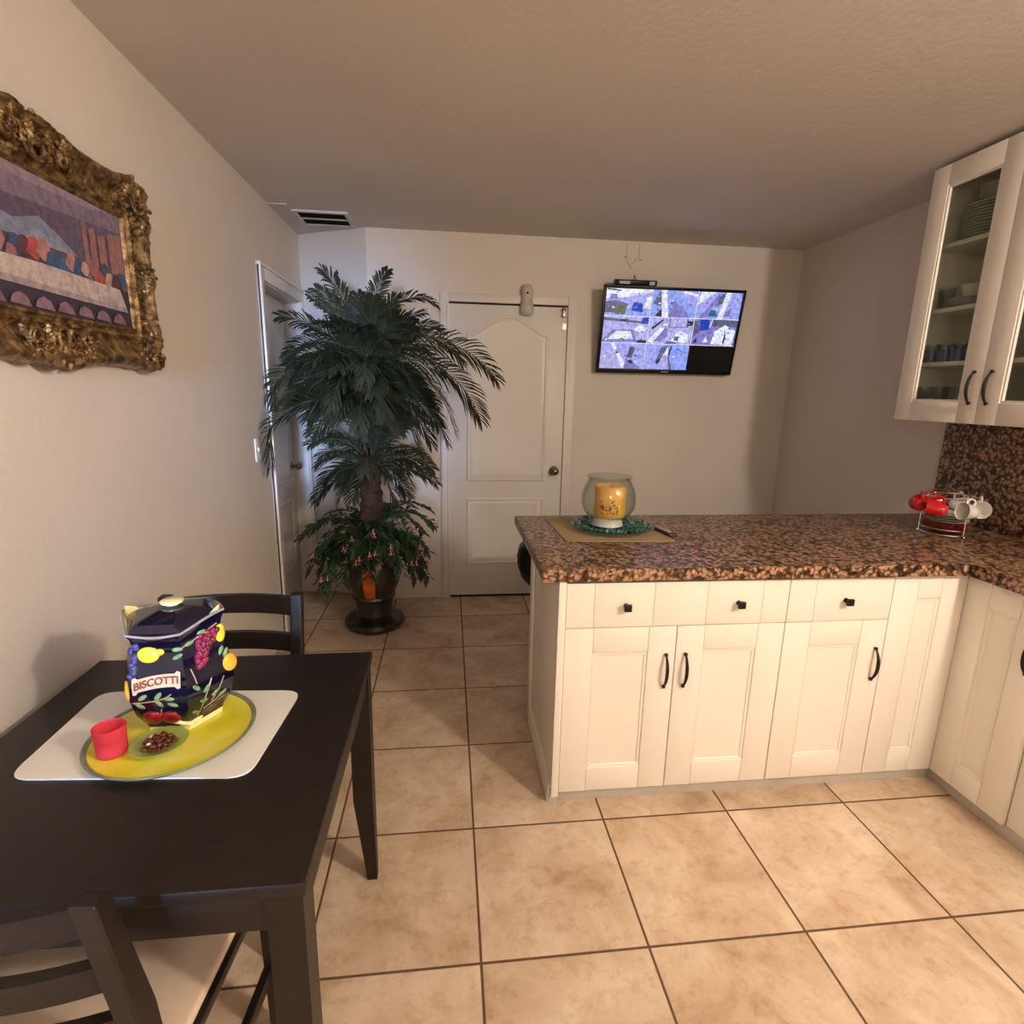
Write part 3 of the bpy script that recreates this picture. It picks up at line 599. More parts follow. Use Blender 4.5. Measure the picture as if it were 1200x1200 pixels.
# receiver box on top of the tv
rb = empty('receiver_box', (1.478, 3.711, 1.895), 'small black receiver box with white labels lying on top of the television', 'receiver', rot=(th, 0, 0))
zb = H_ / 2 + .0005
MB().box(-.405, -.135, .002, .075, zb, zb + .034, .006).build('case', M['black'], rb, local=True)
MB().box(-.385, -.315, .0012, .002, zb + .009, zb + .025).build('label_sticker', M['grey'], rb, local=True, smooth=False)
MB().box(-.185, -.15, .0012, .002, zb + .006, zb + .028).build('label_sticker', M['grey'], rb, local=True, smooth=False)
w = MB(); w.tube([(1.20, 3.70, 2.205), (1.215, 3.74, 2.245), (1.24, 3.79, 2.235), (1.27, 3.82, 2.215), (1.30, YB - .004, 2.20)], .0028, 6)
tag(w.build('antenna_wire', M['black']), 'short black wire curling up from the receiver box on the television', 'wire')
w = MB(); x, y = 1.20, YB - .004
w.tube([(x - .015, y, 2.46), (x - .018, y, 2.40), (x - .012, y, 2.345), (x + .012, y - .004, 2.318), (x + .03, y, 2.34), (x + .065, y, 2.352), (x + .068, y, 2.40), (x + .07, y, 2.455)], .0022, 6)
for q in [(x - .028, 2.375), (x + .045, 2.362), (x + .082, 2.358), (x + .014, 2.312)]: w.ball((q[0], y, q[1]), .006, 8, 6)
tag(w.build('loose_cable', M['device']), 'thin stray cable looping down the wall from the ceiling above the television', 'cable')
# sensor above the door
sn = empty('door_sensor', (.517, YB - .022, 1.98), 'beige rounded plastic sensor mounted over the top of the white panelled door', 'sensor')
w = MB(); g_ = lambda z: [0, .030, .040, .043, .042, .037, .033, .034, .036, .033, .024, 0][z]
n = 24
w.grid(lambda i, j: (.517 + g_(j) * 1.05 * cos(2 * pi * i / n), YB - .018 - g_(j) * .75 * (sin(2 * pi * i / n) + .4 if sin(2 * pi * i / n) > -.4 else 0), 1.975 + .197 * [0, .02, .08, .18, .32, .45, .55, .68, .80, .92, .985, 1][j]), n, 12, cu=True)
w.build('body', M['device'], sn)
MB().ball((.517, YB - .052, 2.118), (.008, .004, .010), 10, 8).build('lens', M['black'], sn)
w = MB(); w.tube([(.488, YB - .050, 2.06), (.50, YB - .058, 2.048), (.517, YB - .060, 2.043), (.535, YB - .058, 2.052), (.547, YB - .050, 2.085)], .003, 8)
w.build('seam', M['device'], sn)

# ------------------------------------------------------------------ gilt picture
PY0, PY1, PZ0, PZ1 = 1.16, 1.897, 1.652, 1.968
pf = empty('framed_picture', (XL, 1.53, 1.55), 'picture in a wide carved antique-gilt frame on the left wall', 'picture')
w = MB(); X = XL + .022
def ppoly(c, pts, k_): w.col = c; w.poly([(X + .0004 * k_, PY0 + (PY1 - PY0) * u, PZ0 + (PZ1 - PZ0) * v) for u, v in pts])
SK = (.11, .08, .13)
ppoly(SK, [(0, 0), (1, 0), (1, 1), (0, 1)], 0)
ppoly((.20, .15, .21), [(0, .72), (1, .85), (1, 1), (0, 1)], 1)
ppoly((.30, .22, .27), [(.2, .9), (.8, .94), (.95, 1), (.1, 1)], 2)
for i, (a_, b_) in enumerate([(.74, .765), (.78, .815), (.83, .875), (.895, .985), (.20, .24), (.14, .18), (.05, .11)]):
    ppoly((.30, .135, .12), [(a_, .34), (b_, .34), (b_, .83 - .03 * (i % 3)), (a_, .80 - .03 * (i % 3))], 3)
ppoly((.20, .22, .32), [(.24, .5), (.70, .5), (.62, .60), (.52, .70), (.40, .62), (.32, .66)], 3)
ppoly((.26, .27, .36), [(.44, .5), (.66, .5), (.60, .56), (.50, .60)], 4)
ppoly((.045, .035, .055), [(0, 0), (1, 0), (1, .34), (0, .34)], 4)
rs = random.Random(3)
for i in range(26):
    u = .03 + .037 * i + rs.uniform(-.01, .01); h0 = .36 + rs.uniform(0, .1); rr = rs.uniform(.022, .038)
    c = rs.choice([(.42, .07, .06), (.04, .09, .20), (.40, .19, .17), (.30, .12, .15), (.05, .07, .14), (.45, .28, .22), (.10, .04, .05), (.05, .12, .24)])
    ppoly(c, [(min(max(u + rr * cos(t_ / 9 * 2 * pi) * (1 + .3 * sin(3 * t_)), 0), .995), h0 + rr * 2.6 * sin(t_ / 9 * 2 * pi)) for t_ in range(9)], 5 + i % 5)
ppoly((.52, .42, .38), [(0, .18), (.97, .14), (.93, .335), (.5, .36), (0, .34)], 11)
ppoly((.38, .30, .29), [(0, .18), (.97, .14), (.96, .18), (0, .235)], 12)
for i in range(9):
    u = .06 + .105 * i; ppoly((.24, .14, .17), [(u - .045, .03), (u + .045, .02), (u + .03, .09), (u, .115), (u - .03, .09)], 13)
pc = w.build('canvas', M['paint'], pf, smooth=False); pc['label'] = 'plain painted scene in mauve, cream, terracotta and blue'
MB().box(XL + .001, XL + .021, PY0 - .02, PY1 + .02, PZ0 - .02, PZ1 + .02).build('backing', M['dark'], pf, smooth=False)
# carved frame as a displaced profile swept round the rectangle
def frame_ring():
    pts = []; N1, N2 = 170, 90
    for i in range(N1): pts.append((PY0 + (PY1 - PY0) * i / N1, PZ0, (0, -1), i / N1, 0))
    for i in range(N2): pts.append((PY1, PZ0 + (PZ1 - PZ0) * i / N2, (1, 0), i / N2, 1))
    for i in range(N1): pts.append((PY1 - (PY1 - PY0) * i / N1, PZ1, (0, 1), 1 - i / N1, 2))
    for i in range(N2): pts.append((PY0, PZ1 - (PZ1 - PZ0) * i / N2, (-1, 0), 1 - i / N2, 3))
    return pts
ring = frame_ring(); prof = [(-.004, .022), (.0, .030), (.006, .032), (.010, .026), (.016, .027), (.020, .036), (.026, .037), (.030, .029), (.040, .026), (.052, .028), (.064, .034), (.076, .043), (.087, .050), (.096, .052), (.104, .047), (.110, .036), (.114, .018), (.115, .001)]
cy, czp = (PY0 + PY1) / 2, (PZ0 + PZ1) / 2; hw, hh = (PY1 - PY0) / 2, (PZ1 - PZ0) / 2
def orn(y, z):
    """carving weight: near corners and at the middle of each side"""
    dc = math.hypot(abs(y - cy) - hw - .03, abs(z - czp) - hh - .03); dm1 = math.hypot(y - cy, abs(z - czp) - hh - .05); dm2 = math.hypot(abs(y - cy) - hw - .05, z - czp)
    return max(math.exp(-(dc / .10) ** 4), .9 * math.exp(-(dm1 / .14) ** 4), .55 * math.exp(-(dm2 / .055) ** 4))
w = MB()
def fr_pt(i, j):
    y, z, n_, s, side = ring[i]; o, hgt = prof[j]
    yy = cy + (y - cy) * (hw + o) / hw if True else y
    zz = czp + (z - czp) * (hh + o) / hh
    q = orn(yy, zz); k_ = max(0, (o - .03) / .085)
    o2 = o + q * k_ * (.018 + .010 * sin((y * 1.0 + z * 1.3) * 95)) ; yy = cy + (y - cy) * (hw + o2) / hw; zz = czp + (z - czp) * (hh + o2) / hh
    nz = noise.noise(Vector((yy * 55, zz * 55, 0))) ; nz2 = noise.noise(Vector((yy * 120, zz * 120, 4)))
    if 0 < j < len(prof) - 1 and o > .028: hgt += q * (nz * .016 + nz2 * .007 + .004) + .0015 * nz2
    elif .018 < o < .028: hgt += .0016 * sin(s * 400)
    return (XL + max(hgt, .001), yy, zz)
w.grid(fr_pt, len(ring), len(prof), cu=True)
fr = w.build('frame', M['gilt'], pf, angle=60)
def leafcluster(y, z, dirn, scale, rs):
    w = MB()
    for i in range(48):
        a_ = rs.uniform(-2.3, 2.3); rd = rs.uniform(.006, .062) * scale; yy = y + cos(dirn + a_) * rd; zz = z + sin(dirn + a_) * rd
        Q = Euler((dirn + a_ + rs.uniform(-.5, .5), rs.uniform(-.3, .3), 0)).to_matrix()
        L_ = rs.uniform(.007, .015) * scale
        w.ball((XL + rs.uniform(.036, .050), yy, zz), (.008, L_, .0062), 8, 5, Q)
    for i in range(9):
        a_ = rs.uniform(-2.2, 2.2); rd = rs.uniform(.02, .058) * scale
        w.ball((XL + .048, y + cos(dirn + a_) * rd, z + sin(dirn + a_) * rd), .0065 * scale, 8, 6)
    for sg in (-1, 1):                                   # scroll
        pts = [(XL + .050, y + scale * (.012 + .0045 * t_) * cos(dirn + sg * (.5 + t_ * .7)), z + scale * (.012 + .0045 * t_) * sin(dirn + sg * (.5 + t_ * .7))) for t_ in range(9)]
        w.tube(pts, [.006 * scale * (1 - t_ / 11) for t_ in range(9)], 7)
    return w
rs = random.Random(11)
for (y, z, dr_, s_) in [(PY1 + .058, PZ1 + .058, pi / 4, 1.1), (PY1 + .055, PZ0 - .052, -pi / 4, 1.05), (PY0 - .065, PZ1 + .065, 3 * pi / 4, 1.15), (PY0 - .065, PZ0 - .062, -3 * pi / 4, 1.15), (cy, PZ1 + .055, pi / 2, 1.15), (cy, PZ0 - .062, -pi / 2, 1.05), (PY1 + .078, czp, 0, .8), (PY0 - .078, czp, pi, .8),
                        (cy + .09, PZ1 + .062, pi / 2, .85), (cy - .09, PZ1 + .062, pi / 2, .85), (cy + .09, PZ0 - .066, -pi / 2, .75), (cy - .09, PZ0 - .066, -pi / 2, .75)]:
    leafcluster(y, z, dr_, s_, rs).build('ornament', M['gilt'], fr)

# ------------------------------------------------------------------ table and chairs
TX0, TX1, TY0, TY1 = -.948, -.222, .725, 1.490
tb = empty('dining_table', ((TX0 + TX1) / 2, (TY0 + TY1) / 2, 0), 'dark espresso square dining table pushed against the left wall', 'table')
MB().box(TX0, TX1, TY0, TY1, .726, .750, .003).build('tabletop', M['dark'], tb)
for q in [(TX0 + .02, TX1 - .02, TY0 + .012, TY0 + .030), (TX0 + .02, TX1 - .02, TY1 - .030, TY1 - .012), (TX0 + .012, TX0 + .030, TY0 + .03, TY1 - .03), (TX1 - .030, TX1 - .012, TY0 + .03, TY1 - .03)]:
    MB().box(q[0], q[1], q[2], q[3], .655, .7255, .001).build('apron', M['dark'], tb)
for sx in (0, 1):
    for sy in (0, 1):
        xo, yo = (TX1 - .006, TX0 + .006)[sx == 0], (TY1 - .006, TY0 + .006)[sy == 0]; dx = -1 if sx else 1; dy = -1 if sy else 1; w = MB()
        secs = [(0, .030), (.02, .031), (.28, .054), (.30, .056), (.7255, .056)]
        w.grid(lambda i, j: (xo + dx * secs[i][1] * (j in (1, 2)), yo + dy * secs[i][1] * (j in (2, 3)), secs[i][0]), len(secs), 4, cv=True)
        w.bm.faces.ensure_lookup_table(); w.bm.verts.ensure_lookup_table()
        vs = w.bm.verts[:]; w.bm.faces.new(vs[:4]); w.bm.faces.new(vs[-4:])
        w.build('leg', M['dark'], tb)
def make_chair():
    t_ = empty('dining_chair', (0, 0, 0))
    hwid = .208
    for sg in (-1, 1):
        w = MB(); path = [(-.235, 0), (-.215, .25), (-.205, .44), (-.222, .62), (-.262, .865)]
        pr_ = lambda i, j: (sg * hwid - sg * .034 * (j in (1, 2)), path[i][0] + (.040 - .010 * (i in (0, 4))) * (j in (2, 3)) - .005, path[i][1])
        g = w.grid(pr_, 5, 4, cv=True); w.bm.faces.new(g[0]); w.bm.faces.new(g[-1])
        bmesh.ops.bevel(w.bm, geom=w.bm.edges[:], offset=.003, segments=1, affect='EDGES')
        w.build('leg', M['dark'], t_, local=True)
        MB().box(sg * .204 - .019, sg * .204 + .019, .165, .203, 0, .425, .002, taper=(.004, .004)).build('leg', M['dark'], t_, local=True)
        MB().box(sg * .197 - .009, sg * .197 + .009, -.175, .166, .19, .222, .002).build('stretcher', M['dark'], t_, local=True)
    MB().box(-.17, .17, -.02, -.002, .195, .217, .002).build('stretcher', M['dark'], t_, local=True)
    for (z0, z1) in ((.800, .855), (.688, .740), (.575, .627)):
        w = MB(); n = 15
        def P(i, j):
            u = i / (n - 1) * 2 - 1; z = (z0, z0, z1, z1)[j]; yb = -.2225 - (z - .62) * .163
            return (u * .176, yb + .004 - .032 * (1 - u * u) + (.018, 0, 0, .018)[j] , z)
        g = w.grid(P, n, 4, cv=True); w.bm.faces.new(g[0]); w.bm.faces.new(g[-1])
        w.build('slat', M['dark'], t_, local=True)
    w = MB(); w.box(-.208, .208, -.165, .212, .425, .447, .003); w.box(-.19, .19, -.20, -.165, .425, .447, .002); w.build('seat_frame', M['dark'], t_, local=True)
    w = MB(); w.box(-.200, .200, -.178, .206, .4475, .468, .009, seg=3); s_ = w.build('seat', M['seat'], t_, local=True); s_['label'] = 'cream padded seat'
    return t_
ch = make_chair(); ch.location = (-.618, .882, 0); ch.rotation_euler = (0, 0, R(-4.5))
tag(ch, 'dark slat-back chair with cream seat on the near side of the table', 'chair', 'slat-back dining chairs')
c_ = copy_tree(ch); c_.location = (-.662, 1.418, 0); c_.rotation_euler = (0, 0, pi)
tag(c_, 'dark slat-back chair on the far side of the table behind the cookie jar', 'chair', 'slat-back dining chairs')

# --- things on the table
w = MB(); q = [(-.838, 1.005), (-.388, .972), (-.366, 1.285), (-.845, 1.315)]; pts = []
def rounded(poly, r, n=7):
    out = []
    for i in range(len(poly)):
        p = Vector(poly[i]); a_ = Vector(poly[i - 1]); b_ = Vector(poly[(i + 1) % len(poly)]); da = (a_ - p).normalized(); db = (b_ - p).normalized()
        for k_ in range(n + 1):
            t_ = k_ / n; A = p + da * r; B = p + db * r; out.append(tuple((A * (1 - t_) ** 2 + p * 2 * t_ * (1 - t_) + B * t_ ** 2)))
    return out
w.prism(rounded(q, .04), lambda p: (p[0], p[1], .7502), lambda p: (p[0], p[1], .7535), b=.0008, seg=1)
tag(w.build('placemat', M['mat']), 'glossy white placemat with rounded corners on the dark table', 'placemat')
PC = (-.590, 1.124); PR = .158
pl = empty('round_platter', (PC[0], PC[1], .7537), 'round lime-yellow platter with grey-green glass rim on the white placemat', 'platter')
m, nt, p = newmat('yellow_platter'); L = nt.links; tc = nt.nodes.new('ShaderNodeTexCoord'); mp = node(nt, 'ShaderNodeMapping'); mp.inputs['Scale'].default_value = (1.0, 1.0, 1.0); L.new(tc.outputs['Object'], mp.inputs[0])
n_ = node(nt, 'ShaderNodeTexNoise'); n_.inputs['Scale'].default_value = 7; n_.inputs['Detail'].default_value = 6; L.new(mp.outputs[0], n_.inputs['Vector'])
r_ = ramp(nt, [(.3, (.60, .58, .02)), (.5, (.78, .72, .04)), (.72, (.88, .82, .28))]); L.new(n_.outputs['Fac'], r_.inputs[0]); L.new(r_.outputs[0], p.inputs['Base Color']); p.inputs['Roughness'].default_value = .25
MB().lathe([(0, .002), (.10, .002), (PR - .012, .006), (PR - .006, .009), (PR - .008, .0105), (PR - .014, .0085), (.10, .0045), (0, .0045)], n=72, cap=False).build('plate_disc', m, pl, local=True)
MB().lathe([(PR - .010, .004), (PR, .0085), (PR + .003, .0125), (PR, .0145), (PR - .007, .0112), (PR - .0095, .008)], n=72, cap=False).build('glass_rim', M['greyg'], pl, local=True)
PZ = .7537 + .0047
# votive
w = MB().lathe([(0, .001), (.025, .001), (.027, .004), (.0292, .060), (.0282, .062), (.0262, .058), (.024, .008), (0, .008)], n=36, cap=False); o = w.build('votive_cup', M['pinkg'], local=True); o.location = (-.678, 1.060, PZ + .001)
tag(o, 'frosted pink-red candle cup on the yellow platter', 'candle holder')
# nut dish
DC = (-.592, 1.068); o = MB().lathe([(0, .001), (.022, .001), (.034, .005), (.052, .016), (.053, .0175), (.051, .0185), (.033, .008), (.022, .004), (0, .004)], n=48, cap=False).build('nut_dish', M['greeng'], local=True)
o.location = (DC[0], DC[1], PZ + .0005); tag(o, 'small shallow green glass dish holding brown nuts on the platter', 'dish')
def nutmesh(mat, s=1):
    w = MB(); w.ball((0, 0, 0), (.0068 * s, .0045 * s, .0036 * s), 10, 7); return w.build('nut', mat, local=True)
n1, n2 = nutmesh(M['nut']), nutmesh(M['pale'], .8); rs = random.Random(5); first = {0: True, 1: True}
def nut_near(a, b): return (a[0] - b[0]) ** 2 + (a[1] - b[1]) ** 2
placed = []
for layer, (cnt, R_, zz) in enumerate([(24, .031, .0095), (17, .024, .0165), (7, .013, .0230)]):
    for k_ in range(cnt):
        a_ = k_ * 2.39996 + layer; rr = R_ * math.sqrt((k_ + .5) / cnt); pale = (k_ * 7 + layer * 3) % 11 == 0
        o = (n2 if pale else n1)
        if first[int(pale)]: first[int(pale)] = False
        else: o = o.copy(); COL.objects.link(o)
        o.location = (DC[0] + rr * cos(a_), DC[1] + rr * sin(a_), PZ + zz + .0002 * k_ + (rr / .04) ** 2 * .004); o.rotation_euler = (rs.uniform(-.4, .4), rs.uniform(-.4, .4), rs.uniform(0, 6.3))
        tag(o, 'pale shelled nut among the brown ones in the green dish' if pale else 'glossy brown nut heaped in the small green dish', 'nut', 'pale nuts in the dish' if pale else 'brown nuts in the dish')

# --- biscotti jar (hexagonal)
JC = Vector((-.600, 1.198, PZ + .0005)); JH = .235
jar = empty('cookie_jar', JC, 'navy blue ceramic cookie jar painted with fruit and lettered BISCOTTI, on the yellow platter', 'jar')
jp = [(0, .080), (.012, .081), (.022, .086), (.05, .103), (.085, .113), (.115, .114), (.145, .108), (.175, .098), (.20, .0935), (.22, .097), (.235, .106)]
def jr(z):
    for (z0, a_), (z1, b_) in zip(jp, jp[1:]):
        if z <= z1: t_ = (z - z0) / (z1 - z0); t_ = t_ * t_ * (3 - 2 * t_) * .3 + t_ * .7; return a_ + (b_ - a_) * t_
    return jp[-1][1]
def jrim(th_, r, z):
    """hexagonal radius with softened corners at angle"""
    s_ = (th_ + pi / 6) % (pi / 3) - pi / 6      # vertices at 0,60,...
    k_ = cos(pi / 6) / cos(abs(s_) - pi / 6)
    return r * (k_ * .92 + .08 * .955)
def jrise(th_, z):                                  # rim sweeps up at the two side corners
    u = max(0, (z - .19) / .045); return u * u * (.002 + .011 * cos(2 * th_))
NJ = 72
def jpt(th_, z, off=0):
    rr = jrim(th_, jr(z), z) + off; return Vector((rr * cos(th_), rr * sin(th_), z + jrise(th_, z)))
zs = [0, .004, .012, .022, .035, .05, .07, .09, .115, .145, .165, .185, .2, .212, .222, .230, .235]
w = MB(); g = w.grid(lambda i, j: jpt(2 * pi * i / NJ, zs[j]), NJ, len(zs), cu=True); w._mark([w.bm.faces.new([g[i][0] for i in range(NJ)][::-1])])
inn = [.235, .228, .215]; offs = [-.004, -.008, -.010]
g2 = [[w.v(jpt(2 * pi * i / NJ, z, o_)) for z, o_ in zip(inn, offs)] for i in range(NJ)]
w.mi = 1
for i in range(NJ):
    k_ = (i + 1) % NJ; w._mark([w.bm.faces.new([g[i][-1], g[k_][-1], g2[k_][0], g2[i][0]])] + [w.bm.faces.new([g2[i][j], g2[k_][j], g2[k_][j + 1], g2[i][j + 1]]) for j in range(2)])
w.bm.faces.ensure_lookup_table()
for f in w.bm.faces:                                # cream foot band and corner tips
    c = f.calc_center_median()
    if c.z < .013: f.material_index = 1
jb = w.build('body', [M['navy'], M['cream']], jar, local=True, angle=50)
w = MB(); rimc = [jpt(2 * pi * i / NJ, .2355, -.002) for i in range(NJ)]; 
w.grid(lambda i, j: rimc[i] + Vector((cos(2 * pi * i / NJ) * .0028 * cos(j * pi / 3), sin(2 * pi * i / NJ) * .0028 * cos(j * pi / 3), .0028 * sin(j * pi / 3))), NJ, 6, cu=True, cv=True)
w.build('rim', simple('rim_glaze', (.30, .27, .28), .2), jar, local=True)
lid = MB(); lp = [(0, .264), (.025, .2625), (.050, .2575), (.076, .2515), (.091, .2425), (.0975, .233), (.094, .226), (.0, .226)]
lid.grid(lambda i, j: (jrim(2 * pi * i / NJ, lp[j][0], 0) * cos(2 * pi * i / NJ), jrim(2 * pi * i / NJ, lp[j][0], 0) * sin(2 * pi * i / NJ), lp[j][1]), NJ, len(lp), cu=True)
lo = lid.build('lid', M['navy'], jar, local=True)
MB().lathe([(0, .2610), (.012, .2615), (.014, .265), (.022, .268), (.0235, .272), (.019, .275), (0, .276)], n=28, cap=False).build('knob', M['cream'], lo, local=True)
for sg in (0, pi):                                    # cream tips at the two raised corners
    w = MB()
    for dth in (0,):
        w.grid(lambda i, j: jpt(sg + (i - 3) * .085, .225 + .012 * j / 2, -.0115 + .004 * j / 2 - .0004) + Vector((0, 0, .0105 * (j / 2) * (1 - abs(i - 3) / 3.2))), 7, 3)
    w.build('corner_tip', M['cream'], jar, local=True)
# decoration on faces: k=0 front (-y, BISCOTTI), k=1 right-front
def face(k_, u, z, off=.0):
    nang = -pi / 2 + k_ * pi / 3; n_ = Vector((cos(nang), sin(nang), 0)); t_ = Vector((-sin(nang), cos(nang), 0))
    ap = jr(z) * cos(pi / 6) * .99; hw_ = jr(z) * .5
    th_ = math.atan2((n_ * ap + t_ * u).y, (n_ * ap + t_ * u).x)
    rr = jrim(th_, jr(z), z); ap2 = math.sqrt(max(rr * rr - u * u, 1e-6)) if abs(u) < rr else ap
    p_ = n_ * min(ap2, rr * cos(math.atan2(u, ap))) + t_ * u; p_.z = z
    return p_ + n_ * off, n_, t_
def fmat(k_, z):
    nang = -pi / 2 + k_ * pi / 3; n_ = Vector((cos(nang), sin(nang), 0)); t_ = Vector((-sin(nang), cos(nang), 0))
    sl = (jr(z + .008) - jr(z - .008)) / .016 * cos(pi / 6); upv = (Vector((0, 0, 1)) + n_ * sl).normalized(); n2_ = t_.cross(upv).normalized()
    return Matrix((t_, n2_, upv)).transposed()
def blob(w, k_, u, z, ru, rz_, th_=.004, rot=0, n=16):
    p_, n_, t_ = face(k_, u, z); Q = fmat(k_, z) @ Matrix.Rotation(rot, 3, 'Y'); w.ball(p_, (ru, th_, rz_), n, 9, Q)
def deco(name, mat, items):
    w = MB()
    for it in items: blob(w, *it)
    return w.build(name, mat, jb, local=True)
deco('lemon', M['lemon'], [(0, -.016, .186, .022, .017, .005), (0, .006, .191, .009, .007, .004)])
deco('lemon', M['lemon'], [(1, .043, .196, .014, .024, .005)])
rs = random.Random(2)
deco('grapes', M['blueg'], [(0, -.045 + rs.uniform(-.008, .006), .205 - i * .0055, .0068, .0068, .006, 0, 10) for i in range(12)])
deco('grapes', M['grape'], [(1, .014 + .020 * ((i % 4) / 3 - .5) * (1 - i / 40) * 2 + rs.uniform(-.003, .003) - (i // 4) * .0050 + .004, .206 - (i // 4) * .0082 + rs.uniform(-.003, .003), .0078, .0078, .007, 0, 10) for i in range(32)])
deco('orange', M['orange'], [(1, .050, .125, .018, .020, .006)])
deco('orange', M['orange'], [(-1, .048, .11, .012, .024, .005)])
deco('apples', M['apple'], [(0, -.020, .046, .020, .020, .008), (0, .014, .044, .020, .019, .008)])
deco('banana', M['cream'], [(0, .018, .028, .022, .006, .005, .5), (0, .036, .020, .018, .006, .005, .1), (1, -.028, .018, .018, .006, .005, -.1)])
deco('bark_base', simple('plum_foot', (.10, .06, .07), .3, var=.8, vscale=60), [(1, .002, .034, .018, .007, .004, -.35), (1, .026, .045, .018, .007, .004, -.35)])
lv = []
for (k_, u, z, rt) in [(0, -.030, .098, .6), (0, -.038, .078, -.7), (0, .000, .100, .9), (0, .020, .093, -.1), (0, .000, .083, -.9), (0, .026, .078, -.4), (0, .040, .195, .1), (0, .040, .180, .5), (1, -.035, .105, -.8), (1, -.012, .093, .7), (1, -.018, .066, -.3), (1, .010, .072, .5), (1, .000, .215, .0), (1, -.035, .045, -.6), (1, .036, .158, .9), (1, .045, .150, .9), (1, .028, .060, .3), (1, -.028, .200, .1)]:
    lv.append((k_, u, z, .011, .0048, .0028, -rt if k_ == 0 else -rt))
deco('leaves', M['leafg'], lv)
w = MB()
def twig(k_, pts, r=.0013): w.tube([face(k_, u, z, .0012)[0] for u, z in pts], r, 6)
twig(0, [(-.050, .086), (-.03, .087), (-.005, .090), (.015, .096), (.026, .104)]); twig(1, [(-.028, .03), (-.020, .06), (-.010, .09), (.000, .112)]); twig(1, [(.000, .055), (.018, .08), (.030, .102)])
twig(1, [(-.048, .196), (-.02, .204), (.01, .214), (.035, .222)]); twig(1, [(-.018, .045), (.01, .052), (.035, .066)]); twig(0, [(-.002, .052), (.000, .062), (.002, .068)]); twig(1, [(-.040, .150), (-.036, .13), (-.034, .115)])
w.build('twigs', M['twig'], jb, local=True)
bw = MB()                                             # banner scroll
bn = bw.grid(lambda i, j: face(0, -.047 + .094 * i / 16, .122 + (.0165 if i in (0, 16) else .0185 if i in (1, 15) else .0135) * (j - 1) * 1.0 + .005 * sin(pi * i / 16) + .0008 * i, .0030)[0], 17, 3)
bb = bw.build('banner', M['banner'], jb, local=True)
cu = bpy.data.curves.new('t', 'FONT'); cu.body = 'BISCOTTI'; cu.size = .0225; cu.align_x = 'CENTER'; cu.align_y = 'CENTER'; cu.extrude = .0004; cu.offset = .0006
to = bpy.data.objects.new('t', cu); COL.objects.link(to); bpy.context.view_layer.update()
me = bpy.data.meshes.new_from_object(to.evaluated_get(bpy.context.evaluated_depsgraph_get())); bpy.data.objects.remove(to)
for v in me.vertices:
    x, y, z_ = v.co; i_ = (x + .047) / .094 * 16
    q_, n_, t_ = face(0, x * .92, .122 + y * .95 + .005 * sin(pi * i_ / 16) + .0008 * i_, .0036 + z_); v.co = q_
me.name = 'lettering'; lt = bpy.data.objects.new('lettering', me); COL.objects.link(lt); lt.parent = bb; me.materials.clear(); me.materials.append(M['letter'])

# ------------------------------------------------------------------ things on the counter
ZC = ZG1 + .0005
w = MB(); w.prism([(.455, 2.034), (.890, 2.014), (.915, 2.43), (.435, 2.438)], lambda p: (p[0], p[1], ZC), lambda p: (p[0], p[1], ZC + .003), b=.0006, seg=1)
tag(w.build('placemat', M['linen']), 'tan woven placemat under the glass candle bowl on the granite counter', 'placemat')
GC = (.690, 2.215); Z0c = ZC + .0032
gp = empty('glass_plate', (GC[0], GC[1], Z0c), 'shallow clear glass plate holding teal gravel on the tan placemat', 'plate')
MB().lathe([(0, .001), (.11, .001), (.165, .014), (.176, .022), (.1775, .0225), (.176, .024), (.163, .0175), (.11, .0045), (0, .0045)], n=64, cap=False).build('dish', glassy('teal_edge_glass', (.80, .88, .85), .03, 1.2, .12, (.25, .4, .36)), gp, local=True)
w = MB(); rs = random.Random(9)
for i in range(260):
    a_ = rs.uniform(0, 2 * pi); rr = .160 * math.sqrt(rs.uniform(.12, 1)); s_ = rs.uniform(.005, .0095)
    w.ball((GC[0] + rr * cos(a_), GC[1] + rr * sin(a_), Z0c + .010 + max(0, rr - .11) * .28 + rs.uniform(0, .006)), (s_, s_ * rs.uniform(.7, 1), s_ * rs.uniform(.5, .8)), 6, 4, Euler((rs.uniform(0, 3), rs.uniform(0, 3), rs.uniform(0, 3))).to_matrix())
tag(w.build('glass_gravel', M['teal'], smooth=False), 'bed of teal glass gravel around the candle bowl', 'gravel', kind='stuff')
cb = empty('glass_candle_bowl', (.665, 2.205, Z0c + .0185), 'clear round glass bowl vase with flared rim around a yellow candle, on the counter', 'bowl')
go = [(0, .002), (.070, .002), (.073, .006), (.066, .022), (.068, .034), (.090, .050), (.108, .075), (.1145, .105), (.112, .135), (.103, .168), (.090, .193), (.085, .200), (.090, .207), (.0945, .210)]
gi = [(r - .0028, z + .001) for r, z in go[::-1]][1:-2]
MB().lathe(go + [(.0955, .2125), (.093, .214)] + gi + [(0, .006)], n=64, cap=False).build('glass', glassy('bowl_glass', (.90, .92, .90), .02, 1.5), cb, local=True)
MB().lathe([(0, .007), (.066, .007), (.062, .022), (.064, .034), (.055, .040), (0, .041)], n=40, cap=False).build('sand', M['sand'], cb, local=True)
cd = empty('yellow_candle', (.672, 2.203, Z0c + .060), 'thick yellow pillar candle with dark floral print inside the glass bowl', 'candle')
MB().lathe([(0, 0), (.062, 0), (.0655, .004), (.0655, .128), (.062, .132), (.052, .126), (0, .124)], n=48, cap=False).build('wax', M['wax'], cd, local=True)
MB().tube([(0, 0, .124), (.001, 0, .138)], .0015, 6).build('wick', M['black'], cd, local=True)
rs = random.Random(21); w = MB()
